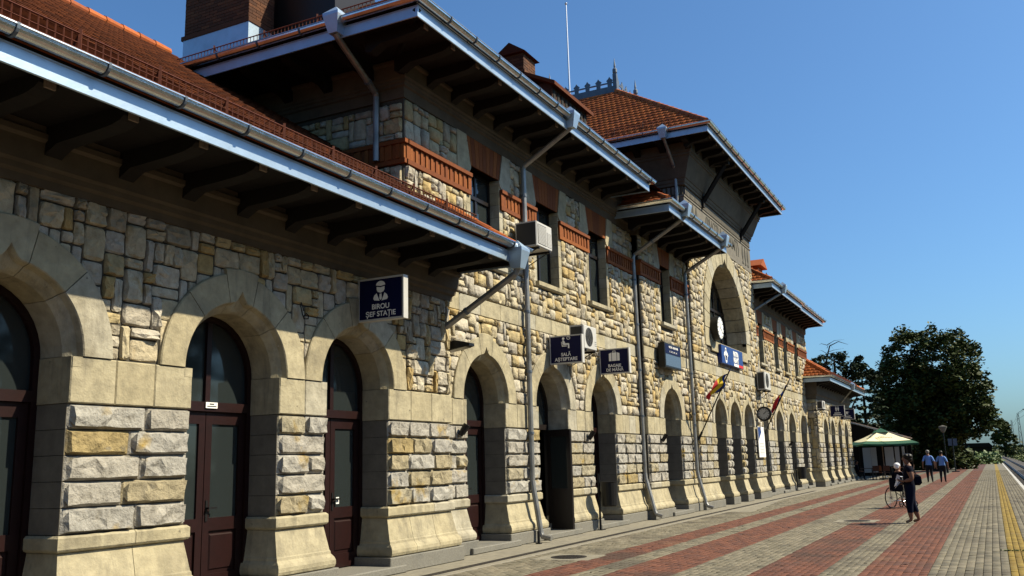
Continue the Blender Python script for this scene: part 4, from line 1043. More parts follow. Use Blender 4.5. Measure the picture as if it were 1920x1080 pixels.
def cu(x0, Y, z0, w, h, d, label, kind='fan', yw=8.7):
    t = thing('air_conditioner', label, 'air conditioner', (x0, Y, z0), group='air conditioner units on the facade')
    c = MB(); c.bbox(0, w, 0, d, 0, h, .02)
    c.build('casing', 'white_plastic', t)
    if kind == 'fan':
        MB().disc((w*.40, -.004, h*.52), h*.40, 'y', 28, .006).build('fan_opening', 'grille', t)
        g = MB()
        for r in (.12, .24, .36):
            for k in range(24):
                a0, a1 = 2*PI*k/24, 2*PI*(k+1)/24; g.tube([(w*.4+h*r*math.cos(a0), -.008, h*.52+h*r*math.sin(a0)), (w*.4+h*r*math.cos(a1), -.008, h*.52+h*r*math.sin(a1))], .003, 4, False)
        for k in range(8): a = PI*k/4; g.tube([(w*.4, -.008, h*.52), (w*.4+h*.39*math.cos(a), -.008, h*.52+h*.39*math.sin(a))], .003, 4, False)
        g.build('fan_guard', 'grille', t)
        for k in range(3): MB().box(w*.82, w*.95, -.003, .001, h*(.2+.08*k), h*(.22+.08*k)).build('vent_slot', 'grille', t)
        MB().box(-.004, .0, .05, d-.03, .04, h-.04).build('coil_grille', 'grille', t)
    else:
        MB().box(.06, w*.62, -.003, .01, .06, h-.06).build('louvre_recess', 'grille', t)
        for k in range(14): MB().box(.06, w*.62, -.012, -.002, .07+k*(h-.14)/14, .07+k*(h-.14)/14+.018).build('louvre', 'white_plastic', t)
        for k in range(11): MB().box(w*.68, w*.96, -.008, .0, .07+k*(h-.22)/11, .07+k*(h-.22)/11+.022).build('louvre', 'white_plastic', t)
        MB().box(-.004, 0, .02, d-.02, .03, h-.03).build('coil_grille', 'grille', t)
    b = MB()
    for x in (.12, w-.12): b.box(x-.02, x+.02, 0, yw-Y, -.05, -.005); b.tube([(x, .05, -.03), (x, yw-Y, -.3)], .012, 4)
    b.build('wall_bracket', 'black_metal', t)
cu(17.12, 8.1, 6.14, .78, .55, .5, 'boxy louvred air conditioner beside the upper window and downpipe', 'louvre')
cu(19.5, 8.1, 4.18, .78, .56, .36, 'white air conditioner with round fan above the seated-figure sign')
cu(38.5, 8.02, 4.36, 1.1, .74, .32, 'air conditioner with round fan above the platform clock on the tower', yw=8.42)
cu(50.9, 7.7, 4.05, .85, .44, .3, 'small air conditioner high on the far wing under its eave', yw=8.2)

t = thing('departure_board', 'black electronic departures board above the narrow bay arch', 'display board', (25.9, 8.22, 4.28))
MB().bbox(0, 1.58, 0, .2, 0, .74, .015).build('housing', 'black_metal', t); MB().box(.06, 1.52, -.004, .001, .06, .40).build('screen', 'glass_sky', t); MB().box(.06, 1.52, -.004, .001, .42, .69).build('header_panel', 'navy', t)
text('PLECĂRI - DEPARTURES', .085, t, Matrix.Translation((.85, -.006, .60)) @ FRONT, 'print_white', extrude=.001, bold=.002)
text('9 2    1632    1645    5 6 8', .07, t, Matrix.Translation((.8, -.006, .47)) @ FRONT, 'print_white', extrude=.001)
MB().box(.2, .3, .2, .34, .2, .3).box(1.3, 1.4, .2, .34, .2, .3).build('wall_fixing', 'black_metal', t)
t = thing('station_name_sign', 'blue station name sign reading PIATRA NEAMT under the arched window', 'sign', (32.76, 8.28, 4.99))
MB().bbox(0, 3.2, 0, .16, 0, .68, .012).build('sign_box', 'royal', t)
text('PIATRA', .26, t, Matrix.Translation((2.1, -.004, .40)) @ FRONT, 'print_white', extrude=.001, bold=.012, sx=.9); text('NEAMȚ', .26, t, Matrix.Translation((2.1, -.004, .17)) @ FRONT, 'print_white', extrude=.001, bold=.012, sx=.9)
for x0, x1, m_ in ((1.1, 1.75, 'royal'), (1.75, 2.45, 'print_white'), (2.45, 3.15, 'flag_red')): MB().box(x0, x1, -.005, .0, .02, .12).build('colour_stripe', m_, t)
e = MB(); e.prism([(a, -.003, b) for a, b in ((.60,.62), (.68,.58), (.70,.48), (.82,.42), (.90,.32), (.80,.28), (.74,.20), (.70,.08), (.60,.04), (.50,.08), (.46,.20), (.40,.28), (.30,.32), (.38,.42), (.50,.48), (.52,.58))], (0, -.002, 0)); e.build('emblem', 'print_white', t)
e = MB(); e.prism([(a, -.0055, b) for a, b in ((.42,.37), (.60,.30), (.78,.37), (.70,.24), (.66,.14), (.54,.14), (.50,.24))], (0, -.002, 0)); e.prism([(a, -.0055, b) for a, b in ((.56,.56), (.64,.56), (.64,.46), (.56,.46))], (0, -.002, 0)); e.build('emblem_bird', 'navy', t)
def clock(name, label, loc, r, d, face='-y', rim='black_metal', fc='print_white', hm=(1.2, -.6)):
    t = thing(name, label, 'clock', loc); ax = 'y' if face == '-y' else 'x'
    MB().disc((0,0,0), r, ax, 32, d).build('case', rim, t)
    def ctr(u, v_, o): return (u, -o, v_) if ax == 'y' else (-o, -u, v_)
    MB().add([ctr(r*.90*math.cos(2*PI*k/32), r*.90*math.sin(2*PI*k/32), .004) for k in range(32)], [tuple(range(32))]).build('dial', fc, t)
    for k in range(12):
        a = 2*PI*k/12; c, s_ = math.cos(a), math.sin(a); q = [(r*.68, -.022*r/.4), (r*.86, -.022*r/.4), (r*.86, .022*r/.4), (r*.68, .022*r/.4)]
        MB().add([ctr(x*c-y*s_, x*s_+y*c, .007) for x, y in q], [(0,1,2,3)]).build('hour_mark', 'black_metal', t)
    for ln, a, wd in ((.5, hm[0], .03), (.75, hm[1], .022)):
        c, s_ = math.cos(a), math.sin(a); q = [(-.1*r, -wd*r/.6), (ln*r, -wd*r/.6), (ln*r, wd*r/.6), (-.1*r, wd*r/.6)]
        MB().add([ctr(x*c-y*s_, x*s_+y*c, .010 if ln < .6 else .013) for x, y in q], [(0,1,2,3)]).build('clock_hand', 'black_metal', t)
    return t
clock('wall_clock', 'round black-rimmed clock with white dial standing in the arched window', (32.2, 8.12, 6.17), .42, .26)
t = clock('platform_clock', 'grey round clock hanging from a bracket beside the second flag', (38.3, 8.13, 3.36), .245, .14, '-x', 'black_metal', 'panel_white', (.7, .75))
MB().tube([(.07, 0, .24), (.07, 0, .42), (.07, .3, .42)], .02, 6).build('bracket', 'black_metal', t)
MB().disc((.012, 0, 0), .30, 'x', 28, .12).build('case_back', 'black_metal', t)
t = thing('timetable_board', 'white paper timetable with blue heading on the tower pier', 'poster', (37.75, 8.30, 1.62))
MB().box(0, 1.15, 0, .03, 0, 1.22).build('board', 'print_white', t); MB().prism([(.02, -.003, 1.2), (.02, -.003, .66), (.6, -.003, 1.0), (.5, -.003, 1.2)], (0, -.002, 0)).build('blue_heading', 'royal', t)
for k in range(8): MB().box(.15, .95, -.003, 0, .12+k*.06, .135+k*.06).build('text_line', 'zinc_dark', t)
for k in range(2): MB().box(.1+k*.9, .16+k*.9, .03, .12, .5, .56).build('wall_fixing', 'steel', t)
t = thing('notice_plate', 'tiny white notice stuck on the transom of the second doorway', 'notice', (8.72, 8.885, 2.40))
MB().box(0, .20, .0, .012, 0, .075).build('plate', 'print_white', t); MB().box(.06, .14, -.002, 0, .045, .06).build('text_line', 'black_metal', t); MB().box(.02, .18, -.002, 0, .018, .03).build('text_line', 'black_metal', t)
t = thing('door_sticker', 'small pale sticker on the glass of the third door', 'sticker', (11.36, 8.935, 1.02))
MB().box(.09, .16, -.012, -.008, .05, .15).build('sticker', 'print_white', t); MB().box(.105, .145, -.0135, -.0122, .08, .13).build('sticker_mark', 'zinc', t)

def flag(base, tip, label, cloth):
    base = Vector(base); tip = Vector(tip); t = thing('flag', label, 'flag', base, group='flags on slanting poles')
    d = tip-base
    MB().tube([(0,0,0), tuple(d)], .022, 8).build('flagpole', 'black_metal', t)
    MB().tube([tuple(d), tuple(d*1.05)], [.025, .004], 8).build('spear_tip', 'flag_blue', t)
    MB().tube([tuple(d*-.02), tuple(d*.10)], .04, 8).box(-.06, .06, -.02, .14, -.06, .06).build('socket', 'black_metal', t)
    for i, m_ in enumerate(('flag_blue', 'flag_yellow', 'flag_red')):
        mb = MB(); n = 8; V = []
        for k in range(n+1):
            for j in range(3):
                a = ((i+j/2)/3)**1.5; V.append(cloth(k/n, a, d))
        mb.add(V, [(k*3+j, k*3+j+1, k*3+j+4, k*3+j+3) for k in range(n) for j in range(2)]); mb.build('flag_band', m_, t, smooth=True)
def cl1(u, a, d):   # u along pole from the top, a from the pole outwards
    p = d*(.97-.28*u); o = a*(1.0-.25*u)
    return (p.x-.25*a+.08*math.sin(5*a+3*u), p.y+o*.55+.07*math.sin(7*u+4*a), p.z-.10*a-.42*a*a*(1-.6*u))
def cl2(u, a, d):
    p = d*(.95-.36*u); o = a*.62
    return (p.x-.15*a+.10*math.sin(8*u+3*a), p.y+o*.75+.05*math.sin(9*a), p.z-.60*a)
flag((29.55, 8.40, 2.26), (29.2, 7.18, 4.33), 'blue yellow red flag on a slanting pole by the tower downpipe', cl1)
flag((38.95, 8.38, 2.42), (38.9, 7.13, 4.68), 'drooping mostly red flag on a slanting pole beside the clock', cl2)

def floodlight(x, y, z, label):
    t = thing('floodlight', label, 'lamp', (x, y, z))
    mb = MB(); mb.slices([[(-.09,-.62,-.02), (.09,-.62,-.02), (.09,-.62,.03), (-.09,-.62,.03)], [(-.15,-.35,-.06), (.15,-.35,-.06), (.15,-.35,.09), (-.15,-.35,.09)], [(-.13,-.05,-.10), (.13,-.05,-.10), (.13,-.05,.03), (-.13,-.05,.03)]]); mb.build('housing', 'black_metal', t)
    MB().add([(-.11,-.55,-.035), (.11,-.55,-.035), (.11,-.15,-.095), (-.11,-.15,-.095)], [(0,1,2,3)]).build('lens', 'lamp_glass', t)
    MB().box(-.03, .03, -.08, .12, -.14, -.08).box(-.05, .05, .0, .03, -.2, .02).build('wall_arm', 'black_metal', t)
floodlight(14.25, 8.72, 3.72, 'large black street-lamp head on the wall at the wing corner')
def spot(x, y, z, label):
    t = thing('wall_spotlight', label, 'lamp', (x, y, z), group='small black spotlights on the piers')
    mb = MB(); mb.tube([(.0, -.10, -.14), (.05, -.22, .05)], [.05, .065], 10); mb.tube([(.1, -.10, -.12), (.14, -.20, .04)], [.035, .045], 8); mb.build('lamp_head', 'black_metal', t)
    MB().box(-.04, .12, -.06, .08, -.10, -.02).build('wall_mount', 'black_metal', t)
spot(14.72, 8.75, 2.28, 'small black spotlight on the pier left of the first two-storey doorway')
spot(20.85, 8.75, 2.28, 'small black spotlight on the pier right of the open door')
spot(25.9, 8.55, 2.28, 'small black spotlight on the corner pier of the projecting bay')
spot(45.9, 8.72, 2.28, 'small black spotlight on a slim pier beyond the tower')
t = thing('cable_loop', 'loop of black cable hanging on the shaded wall near the first sign', 'cable', (9.95, 8.40, 3.72))
mb = MB(); mb.tube([(-.02, 0, .16), (-.02, -.02, .10), (.0, -.03, .0), (.05, -.02, -.05), (.12, -.03, -.04), (.14, -.02, .01), (.08, -.03, .03), (.02, -.03, -.02)], .009, 6); mb.tube([(.0, 0, .18), (.01, -.03, .1), (.03, -.02, .06)], .009, 6); mb.build('cable', 'rubber', t)

def bin_(x, y, label, sz=1.0):
    t = thing('litter_bin', label, 'litter bin', (x, y, 0), group='litter bins on posts')
    MB().tube([(0,0,0), (0,0,1.32*sz)], .028, 8).box(-.12, .12, -.09, .09, 0, .012).build('post', 'black_metal', t)
    mb = MB(); n = 20; r = []
    for z, q in ((.55, .17), (.58, .19), (1.10, .21), (1.13, .22)): r.append([(.0+q*math.cos(2*PI*k/n), -.26+q*math.sin(2*PI*k/n), z*sz) for k in range(n)])
    mb.slices(r); mb.build('basket', 'black_metal', t)
bin_(21.05, 8.52, 'black litter bin on a post by the open doorway')
bin_(46.3, 8.5, 'black litter bin on a post beyond the tower')
t = thing('bollard_post', 'short black post standing beside the downpipe foot', 'post', (17.28, 8.35, 0)); MB().tube([(0,0,0), (0,0,.25)], .03, 8).box(-.05, .05, -.05, .05, 0, .02).build('post', 'black_metal', t)

# ------------------------------------------------------------------ people
def person(name, label, loc, rz, h, J, E, mats, region, hair, extras=None):
    """J: joint -> (x, y, z, r) in units of body height; one skinned continuous body"""
    t = thing(name, label, 'person', loc, rz)
    names = list(J); idx = {k: i for i, k in enumerate(names)}
    me = bpy.data.meshes.new('body'); me.from_pydata([tuple(c*h for c in J[k][:3]) for k in names], [(idx[a], idx[b]) for a, b in E], [])
    o = bpy.data.objects.new('body', me); C.objects.link(o)
    sk = o.modifiers.new('s', 'SKIN'); sk.use_smooth_shade = True; ss = o.modifiers.new('u', 'SUBSURF'); ss.levels = 2; ss.render_levels = 2
    for i, k in enumerate(names):
        r = J[k][3]; rr = r if isinstance(r, tuple) else (r, r); me.skin_vertices[0].data[i].radius = (rr[0]*h, rr[1]*h)
        me.skin_vertices[0].data[i].use_root = (k == 'pelvis')
    bpy.context.view_layer.update()
    ev = o.evaluated_get(bpy.context.evaluated_depsgraph_get()); bm = bpy.data.meshes.new_from_object(ev); bpy.data.objects.remove(o)
    bm.name = 'body'; bm.materials.clear()
    for m_ in mats: bm.materials.append(MATS[m_])
    for p in bm.polygons: p.material_index = region(p.center/h); p.use_smooth = True
    link('body', bm, t)
    hm, pts = hair
    mb = MB()
    for (x, y, z, r, sq) in pts: mb.sphere((x*h, y*h, z*h), r*h, 12, 9, sq)
    mb.build('hair', hm, t, smooth=True)
    return t
def fingers(J, E, wrist, hand, sgn, fwd):
    hx, hy, hz, _ = J[hand]; fx, fy, fz = fwd
    for k, (o, l) in enumerate(((-.012, .038), (-.004, .043), (.004, .041), (.012, .033))):
        n = f'{hand}_f{k}'; J[n] = (hx+fx*l*.6+o*abs(fz), hy+fy*l*.6+sgn*.001, hz+fz*l*.6+o*abs(fx), .0062); E.append((hand, n))
        m_ = n+'b'; J[m_] = (hx+fx*l+o*abs(fz)+.004, hy+fy*l-sgn*.006, hz+fz*l+o*abs(fx), .0052); E.append((n, m_))
    n = f'{hand}_t'; J[n] = (hx+.018, hy-sgn*.004, hz+.004*fz, .0068); E.append((hand, n)); J[n+'b'] = (hx+.030, hy-sgn*.006, hz+.016*fz, .0058); E.append((n, n+'b'))
def base_body(f=1.0, arms=None, legs=None):
    J = {'pelvis': (0,0,.525,(.082*f,.066*f)), 'belly': (.008,0,.60,(.085*f,.066*f)), 'chest': (0,0,.715,(.092*f,.066*f)), 'collar': (-.005,0,.80,(.05,.045)), 'neck': (0,0,.845,.034), 'jaw': (.014,0,.885,(.040,.044)), 'head': (.012,0,.935,(.050,.058)), 'crown': (.006,0,.972,(.036,.044)), 'nose': (.072,0,.912,.009)}
    E = [('pelvis','belly'), ('belly','chest'), ('chest','collar'), ('collar','neck'), ('neck','jaw'), ('jaw','head'), ('head','crown'), ('head','nose')]
    for s_, n in ((1, 'l'), (-1, 'r')):
        a = arms[n]; J['sh'+n] = (-.004, s_*.098*f, .785, .043*f); J['el'+n] = (*a[0], .029*f); J['wr'+n] = (*a[1], .020); J['ha'+n] = (*a[2], (.021,.014))
        E += [('collar','sh'+n), ('sh'+n,'el'+n), ('el'+n,'wr'+n), ('wr'+n,'ha'+n)]; fingers(J, E, 'wr'+n, 'ha'+n, s_, a[3])
        l = legs[n]; J['hi'+n] = (*l[0], .064*f); J['kn'+n] = (*l[1], .044*f); J['ca'+n] = (*l[2], .036*f); J['an'+n] = (*l[3], .024); J['to'+n] = (*l[4], (.018,.010))
        E += [('pelvis','hi'+n), ('hi'+n,'kn'+n), ('kn'+n,'ca'+n), ('ca'+n,'an'+n), ('an'+n,'to'+n)]
    return J, E
def std_leg(s_, fwd=0.0, back=0.0):
    return [(0, s_*.05, .485), (.01+fwd*.5, s_*.055, .275), (-.005+fwd*.75-back*.3, s_*.056, .17), (-.02+fwd-back*.4, s_*.058, .045+back*.06), (.06+fwd-back*.4, s_*.066, .018+back*.03)]
# woman with papers
J, E = base_body(1.28, {'l': [(-.03, .15, .63), (.09, .10, .60), (.14, .06, .615), (.4, -.5, .6)], 'r': [(-.06, -.15, .62), (.08, -.12, .56), (.135, -.07, .575), (.6, .5, .2)]},
                 {'l': std_leg(1, .05), 'r': std_leg(-1, -.05, .04)})
def rg(p):
    if p.z < .033: return 3
    if p.z < .155: return 0
    if p.z < .545: return 1
    if p.z < .825 and not (abs(p.y) > .125 and p.z < .735) and not (p.x > .085 and p.z < .66 and p.z > .5): return 2
    return 0
wl = (23.9, 1.82, 0)
wo = person('person', 'woman in navy top and cropped trousers walking with papers in hand', wl, math.radians(100), 1.60, J, E, ['skin', 'denim', 'navy_cloth', 'sandal'], rg,
       ('hair_dark', [(-.008, 0, .948, .060, (1.12,.95,.88)), (-.035, 0, .915, .046, (.9,1.05,.95)), (.012, .03, .965, .034, (1,1,.8)), (.012, -.03, .965, .034, (1,1,.8)), (-.03, 0, .955, .052, (1,1.1,.85))]))
t = thing('paper_sheaf', 'white folded papers held by the walking woman', 'papers', (23.9, 1.82, 0), math.radians(100))
mb = MB(); mb.prism([(.20, .10, 1.02), (.30, .12, .86), (.33, .01, .84), (.24, -.02, 1.06)], (.01, .004, .006)); mb.prism([(.22, .10, .92), (.34, .08, .80), (.32, -.03, .80), (.22, .0, .95)], (-.008, .0, .004)); mb.prism([(.19, .07, 1.08), (.25, .08, 1.12), (.29, .02, 1.0), (.22, .0, .98)], (.008, .004, .004)); mb.build('sheets', 'paper', t)
t = thing('shoulder_bag', 'dark bag hanging behind the hip of the walking woman', 'bag', (23.9, 1.82, 0), math.radians(100))
mb = MB(); mb.slices([[(-.22,-.14,.86), (-.12,-.14,.86), (-.12,.06,.86), (-.22,.06,.86)], [(-.27,-.17,.92), (-.12,-.17,.92), (-.12,.09,.92), (-.27,.09,.92)], [(-.26,-.16,1.06), (-.12,-.16,1.06), (-.12,.08,1.06), (-.26,.08,1.06)], [(-.20,-.12,1.11), (-.13,-.12,1.11), (-.13,.05,1.11), (-.20,.05,1.11)]]); mb.tube([(-.18,-.1,1.1), (-.12,-.12,1.25), (-.03,-.14,1.31)], .012, 6); mb.build('bag_body', 'navy_cloth', t)
# two railway men
def man(loc, rz, h, label, fw, hair, f=1.0):
    J, E = base_body(f, {'l': [(-.02, .16, .635), (.0, .165, .505), (.01, .165, .455), (.1, 0, -1)], 'r': [(-.02, -.16, .635), (.0, -.165, .505), (.01, -.165, .455), (.1, 0, -1)]}, {'l': std_leg(1, fw), 'r': std_leg(-1, -fw, .1)})
    def r(p):
        if p.z < .035: return 3
        if p.z < .535: return 1 if abs(p.y) < .135 else 0
        if p.z < .825 and not (abs(p.y) > .13 and p.z < .655): return 2
        return 0
    return person('person', label, loc, rz, h, J, E, ['skin', 'trouser', 'shirt_blue', 'shoe'], r, (hair, [(-.012, 0, .948, .057, (1.08,1,.85)), (-.03, 0, .92, .047, (.9,1,.9))]))
man((56.9, 3.24, 0), math.radians(8), 1.80, 'grey-haired man in light blue shirt and dark trousers walking away', .03, 'hair_grey')
man((56.5, 2.55, 0), math.radians(-5), 1.74, 'dark-haired man in light blue shirt walking away beside the other', -.05, 'hair_dark')
def sitter(loc, rz, h, label, mats, hair, zoff=-.27):
    arms = {n: [(.04, s_*.13, .62), (.16, s_*.10, .575), (.20, s_*.09, .575), (.9, 0, -.1)] for s_, n in ((1, 'l'), (-1, 'r'))}
    legs = {n: [(0, s_*.05, .51), (.22, s_*.06, .51), (.235, s_*.06, .40), (.23, s_*.06, .30), (.31, s_*.065, .275)] for s_, n in ((1, 'l'), (-1, 'r'))}
    J, E = base_body(1.05, arms, legs)
    def r(p):
        if p.z < .29: return 3
        if p.z < .56: return 1
        if p.z < .825 and not (p.x > .09): return 2
        return 0
    return person('person', label, (loc[0], loc[1], loc[2]+zoff*h+.02), rz, h, J, E, mats, r, hair)
# wheelchair and its occupant
wx, wy = 30.6, 2.62; wr = math.radians(-28)
t = thing('wheelchair', 'folding wheelchair with spoked wheels standing behind the walking woman', 'wheelchair', (wx, wy, 0), wr)
def wheel(y, r, x, z, sp):
    mb = MB(); n = 28
    for k in range(n):
        a0, a1 = 2*PI*k/n, 2*PI*(k+1)/n; mb.tube([(x+r*math.cos(a0), y, z+r*math.sin(a0)), (x+r*math.cos(a1), y, z+r*math.sin(a1))], .017, 6, False)
    w_ = mb.build('wheel', 'rubber', t); s_ = MB()
    for k in range(sp): a = 2*PI*k/sp; s_.tube([(x, y, z), (x+(r-.01)*math.cos(a), y, z+(r-.01)*math.sin(a))], .004, 4, False)
    s_.tube([(x, y-.03, z), (x, y+.03, z)], .025, 8); s_.build('spokes', 'steel', w_)
for y in (-.28, .28): wheel(y, .30, -.05, .30, 16); wheel(y*.85, .09, .38, .09, 6)
mb = MB()
for y in (-.23, .23):
    mb.tube([(-.16, y, .9), (-.14, y, .5), (-.12, y, .3)], .014, 6); mb.tube([(-.30, y, .93), (-.16, y, .92)], .018, 6); mb.tube([(-.13, y, .5), (.32, y, .5), (.38, y, .45), (.40, y, .18)], .013, 6); mb.tube([(-.12, y, .2), (.36, y, .2)], .012, 6); mb.tube([(-.14, y, .70), (.2, y, .70), (.22, y, .5)], .013, 6)
mb.tube([(0, -.23, .2), (.1, .23, .48)], .011, 6); mb.tube([(.1, .23, .2), (0, -.23, .48)], .011, 6); mb.build('frame', 'steel', t)
MB().box(-.12, .30, -.22, .22, .485, .515).build('seat', 'navy_cloth', t); MB().box(-.165, -.145, -.22, .22, .52, .90).build('backrest', 'navy_cloth', t)
MB().box(.36, .52, -.2, -.03, .14, .16).box(.36, .52, .03, .2, .14, .16).build('footrest', 'black_metal', t)
sitter((wx, wy, .06), wr, 1.58, 'white-haired person sitting in the wheelchair', ['skin', 'trouser', 'navy_cloth', 'shoe'], ('paper', [(-.012, 0, .948, .058, (1.08,1,.85)), (-.03, 0, .92, .048, (.9,1,.9))]), -.20)

# ------------------------------------------------------------------ cafe terrace
t = thing('parasol', 'big cream and green cafe parasol over tables at the far end', 'parasol', (66, 6.45, 0))
MB().tube([(0,0,0), (0,0,3.05)], .035, 8).build('pole', 'pale_wood', t); MB().disc((0,0,.02), .35, 'z', 20, .07).build('base', 'concrete', t)
S4 = [(2.15*1.16*math.cos(math.radians(k)), 2.15*1.16*math.sin(math.radians(k))) for k in (-112, -22, 68, 158)]
for k in range(4):
    a = S4[k]; b = S4[(k+1)%4]; mid = ((a[0]+b[0])/2, (a[1]+b[1])/2)
    def lp(p, q, u): return (p[0]*(1-u)+q[0]*u, p[1]*(1-u)+q[1]*u)
    V = []; n = 8; prof = [(.16, 3.08), (.5, 2.74), (.80, 2.49), (.92, 2.38), (1.0, 2.31)]
    for i in range(n+1):
        p = lp(a, b, i/n); sag = .07*math.sin(PI*i/n)
        for u, z in prof: V.append((p[0]*u, p[1]*u, z-sag*u*.7))
    mb = MB(); m_ = len(prof)
    mb.add(V, [(i*m_+j, (i+1)*m_+j, (i+1)*m_+j+1, i*m_+j+1) for i in range(n) for j in range(2)]); mb.build('canopy_panel', 'cream_cloth', t, smooth=True)
    mb = MB(); mb.add(V, [(i*m_+j, (i+1)*m_+j, (i+1)*m_+j+1, i*m_+j+1) for i in range(n) for j in (2, 3)])
    W = [(p[0], p[1], p[2]) for p in V[4::5]]+[(p[0]*1.0, p[1]*1.0, p[2]-.10-.03*math.cos(i*2.4)) for i, p in enumerate(V[4::5])]
    mb.add(W, [(i, i+1, n+2+i, n+1+i) for i in range(n)]); mb.build('valance', 'green_cloth', t, smooth=True)
    MB().tube([(a[0]*.16, a[1]*.16, 3.04), (a[0], a[1], 2.27)], .016, 5).build('rib', 'pale_wood', t)
mb = MB(); mb.add([(-.5,-.5,3.05), (.5,-.5,3.05), (.5,.5,3.05), (-.5,.5,3.05), (0,0,3.34)], [(0,1,4), (1,2,4), (2,3,4), (3,0,4)]); mb.build('vent_cap', 'green_cloth', t)
al = math.atan2(.44, 1.5)
pm = Matrix(((0,math.sin(al)*1.0,-math.cos(al),-1.32), (-1,0,0,0), (0,math.cos(al)*.4,math.sin(al),2.62), (0,0,0,1)))
TX = Matrix.Translation((-1.30, -.05, 2.66)) @ Matrix.Rotation(math.radians(-22), 4, 'Z') @ Matrix(((0,.93,-.37,0), (-1,0,0,0), (0,.37,.93,0), (0,0,0,1)))
mb = MB(); mb.tube([(-.62,.20,.02), (-.76,.26,.02), (-.86,.18,.02), (-.72,.08,.02), (-.66,-.04,.02), (-.80,-.10,.02), (-.90,-.03,.02)], .022, 5)
mb.tube([(-.60+k*.075, .02+.055*math.sin(k*2.3)+.02*(k % 3 == 0), .02) for k in range(20)], .016, 5); mb.tube([(-.2+k*.05, .21+.035*math.sin(k*2.1), .02) for k in range(9)], .013, 5)
mo = mb.build('script_lettering', 'green_cloth', t); mo.matrix_local = TX
def chair(x, y, rz, label, m_):
    t = thing('cafe_chair', label, 'chair', (x, y, 0), rz, 'cafe chairs under the parasol')
    for a, b in ((-.2,-.2), (.2,-.2), (.2,.2), (-.2,.2)): MB().tube([(a*1.05, b*1.05, 0), (a, b, .45)], .014, 6).build('leg', 'black_metal', t)
    MB().bbox(-.22, .22, -.22, .22, .44, .475, .01).build('seat', m_, t); MB().slices([[(-.24,-.21,.55), (-.22,-.21,.55), (-.22,.21,.55), (-.24,.21,.55)], [(-.29,-.20,.90), (-.27,-.20,.90), (-.27,.20,.90), (-.29,.20,.90)]]).build('backrest', m_, t)
    for b in (-.2, .2): MB().tube([(-.2, b, .45), (-.28, b, .9)], .014, 6).build('back_post', 'black_metal', t)
    return t
def table(x, y, label):
    t = thing('cafe_table', label, 'table', (x, y, 0), group='cafe tables under the parasol')
    MB().bbox(-.4, .4, -.4, .4, .72, .75, .01).build('table_top', 'chair_brown', t)
    for a, b in ((-.35,-.35), (.35,-.35), (.35,.35), (-.35,.35)): MB().tube([(a, b, 0), (a, b, .72)], .02, 6).build('leg', 'black_metal', t)
table(66.3, 5.65, 'dark cafe table right of the parasol pole'); table(65.6, 7.5, 'dark cafe table left of the parasol pole')
chair(65.4, 6.75, 0, 'orange-backed cafe chair just left of the parasol pole', 'chair_orange'); chair(64.9, 6.25, .2, 'wide brown cafe chair with its back to the viewer', 'chair_brown')
chair(66.4, 4.95, PI/2, 'brown cafe chair under the man in white', 'chair_brown'); chair(65.5, 8.15, -PI/2, 'dark cafe chair by the station wall, occupied', 'chair_brown'); chair(65.2, 7.0, .5, 'brown cafe chair turned toward the left table', 'chair_brown')
sitter((66.4, 4.98, .0), PI/2, 1.74, 'dark-haired man in a white shirt seated under the parasol', ['skin', 'trouser', 'white_cloth', 'shoe'], ('hair_dark', [(-.012, 0, .948, .058, (1.08,1,.85)), (-.03, 0, .92, .048, (.9,1,.9))]))
sitter((65.5, 8.1, .0), -PI/2, 1.74, 'person in dark clothes seated in the shade by the station wall', ['skin', 'trouser', 'navy_cloth', 'shoe'], ('hair_dark', [(-.012, 0, .948, .058, (1.08,1,.85)), (-.03, 0, .92, .048, (.9,1,.9))]))
t = thing('terrace_canopy', 'dark timber lean-to canopy with shingle roof behind the parasol', 'canopy', (69, 0, 0))
MB().prism([(0, 9.4, 4.15), (0, 5.4, 2.84), (0, 5.4, 2.74), (0, 9.4, 4.05)], (9, 0, 0)).build('roof', 'shingle', t); MB().prism([(-.03, 9.4, 4.18), (-.03, 5.35, 2.85), (-.03, 5.35, 2.76), (-.03, 9.4, 4.09)], (.03, 0, 0)).build('barge_board', 'panel_white', t)
for x in (.1, 4.5, 8.9):
    for y in (5.6, 8.9): MB().box(x-.08, x+.08, y-.08, y+.08, 0, 2.6+(y-4.9)*.32).build('post', 'far_dark', t)
MB().prism([(.02, 9.4, 4.0), (.02, 5.5, 2.72), (.02, 5.5, 2.5), (.02, 9.4, 2.5)], (.05, 0, 0)).build('gable_infill', 'far_dark', t)
MB().box(8.9, 9.0, 5.5, 10, 0, 3.2).build('back_wall', 'far_dark', t)
for y0, y1, x in ((8.2, 8.75, 6), (7.7, 8.1, 5.2), (6.5, 7.1, 5), (5.75, 6.4, 5)): MB().box(x, x+.04, y0, y1, .75 if y0 < 7 else .3, 2.15).build('white_screen', 'panel_white', t)

# ------------------------------------------------------------------ street furniture beyond
def lamp_post(x, y, h, label):
    t = thing('lamp_post', label, 'lamp', (x, y, 0)); MB().tube([(0,0,0), (0,0,.5), (0,0,.52), (0,0,h-.5)], [.09,.08,.05,.04], 8).build('post', 'black_metal', t)
    mb = MB(); mb.tube([(0,0,h-.5), (0,0,h-.42), (0,0,h-.1), (0,0,h), (0,0,h+.1)], [.06,.14,.30,.33,.02], 12); mb.build('lantern', 'lamp_glass', t)
lamp_post(84, 3.42, 3.75, 'tall lantern lamp post beside the two men')
def sign_post(x, y, h, label):
    t = thing('sign_post', label, 'sign', (x, y, 0)); MB().tube([(0,0,0), (0,0,h)], .05, 8).build('post', 'black_metal', t); MB().box(-.02, 0, -.35, .35, h-.7, h-.1).build('sign_plate', 'zinc_dark', t); MB().box(-.2, .2, -.3, .3, 0, .05).build('foot', 'black_metal', t)
sign_post(110, 3.46, 3.9, 'dark post with a small plate near the platform end')
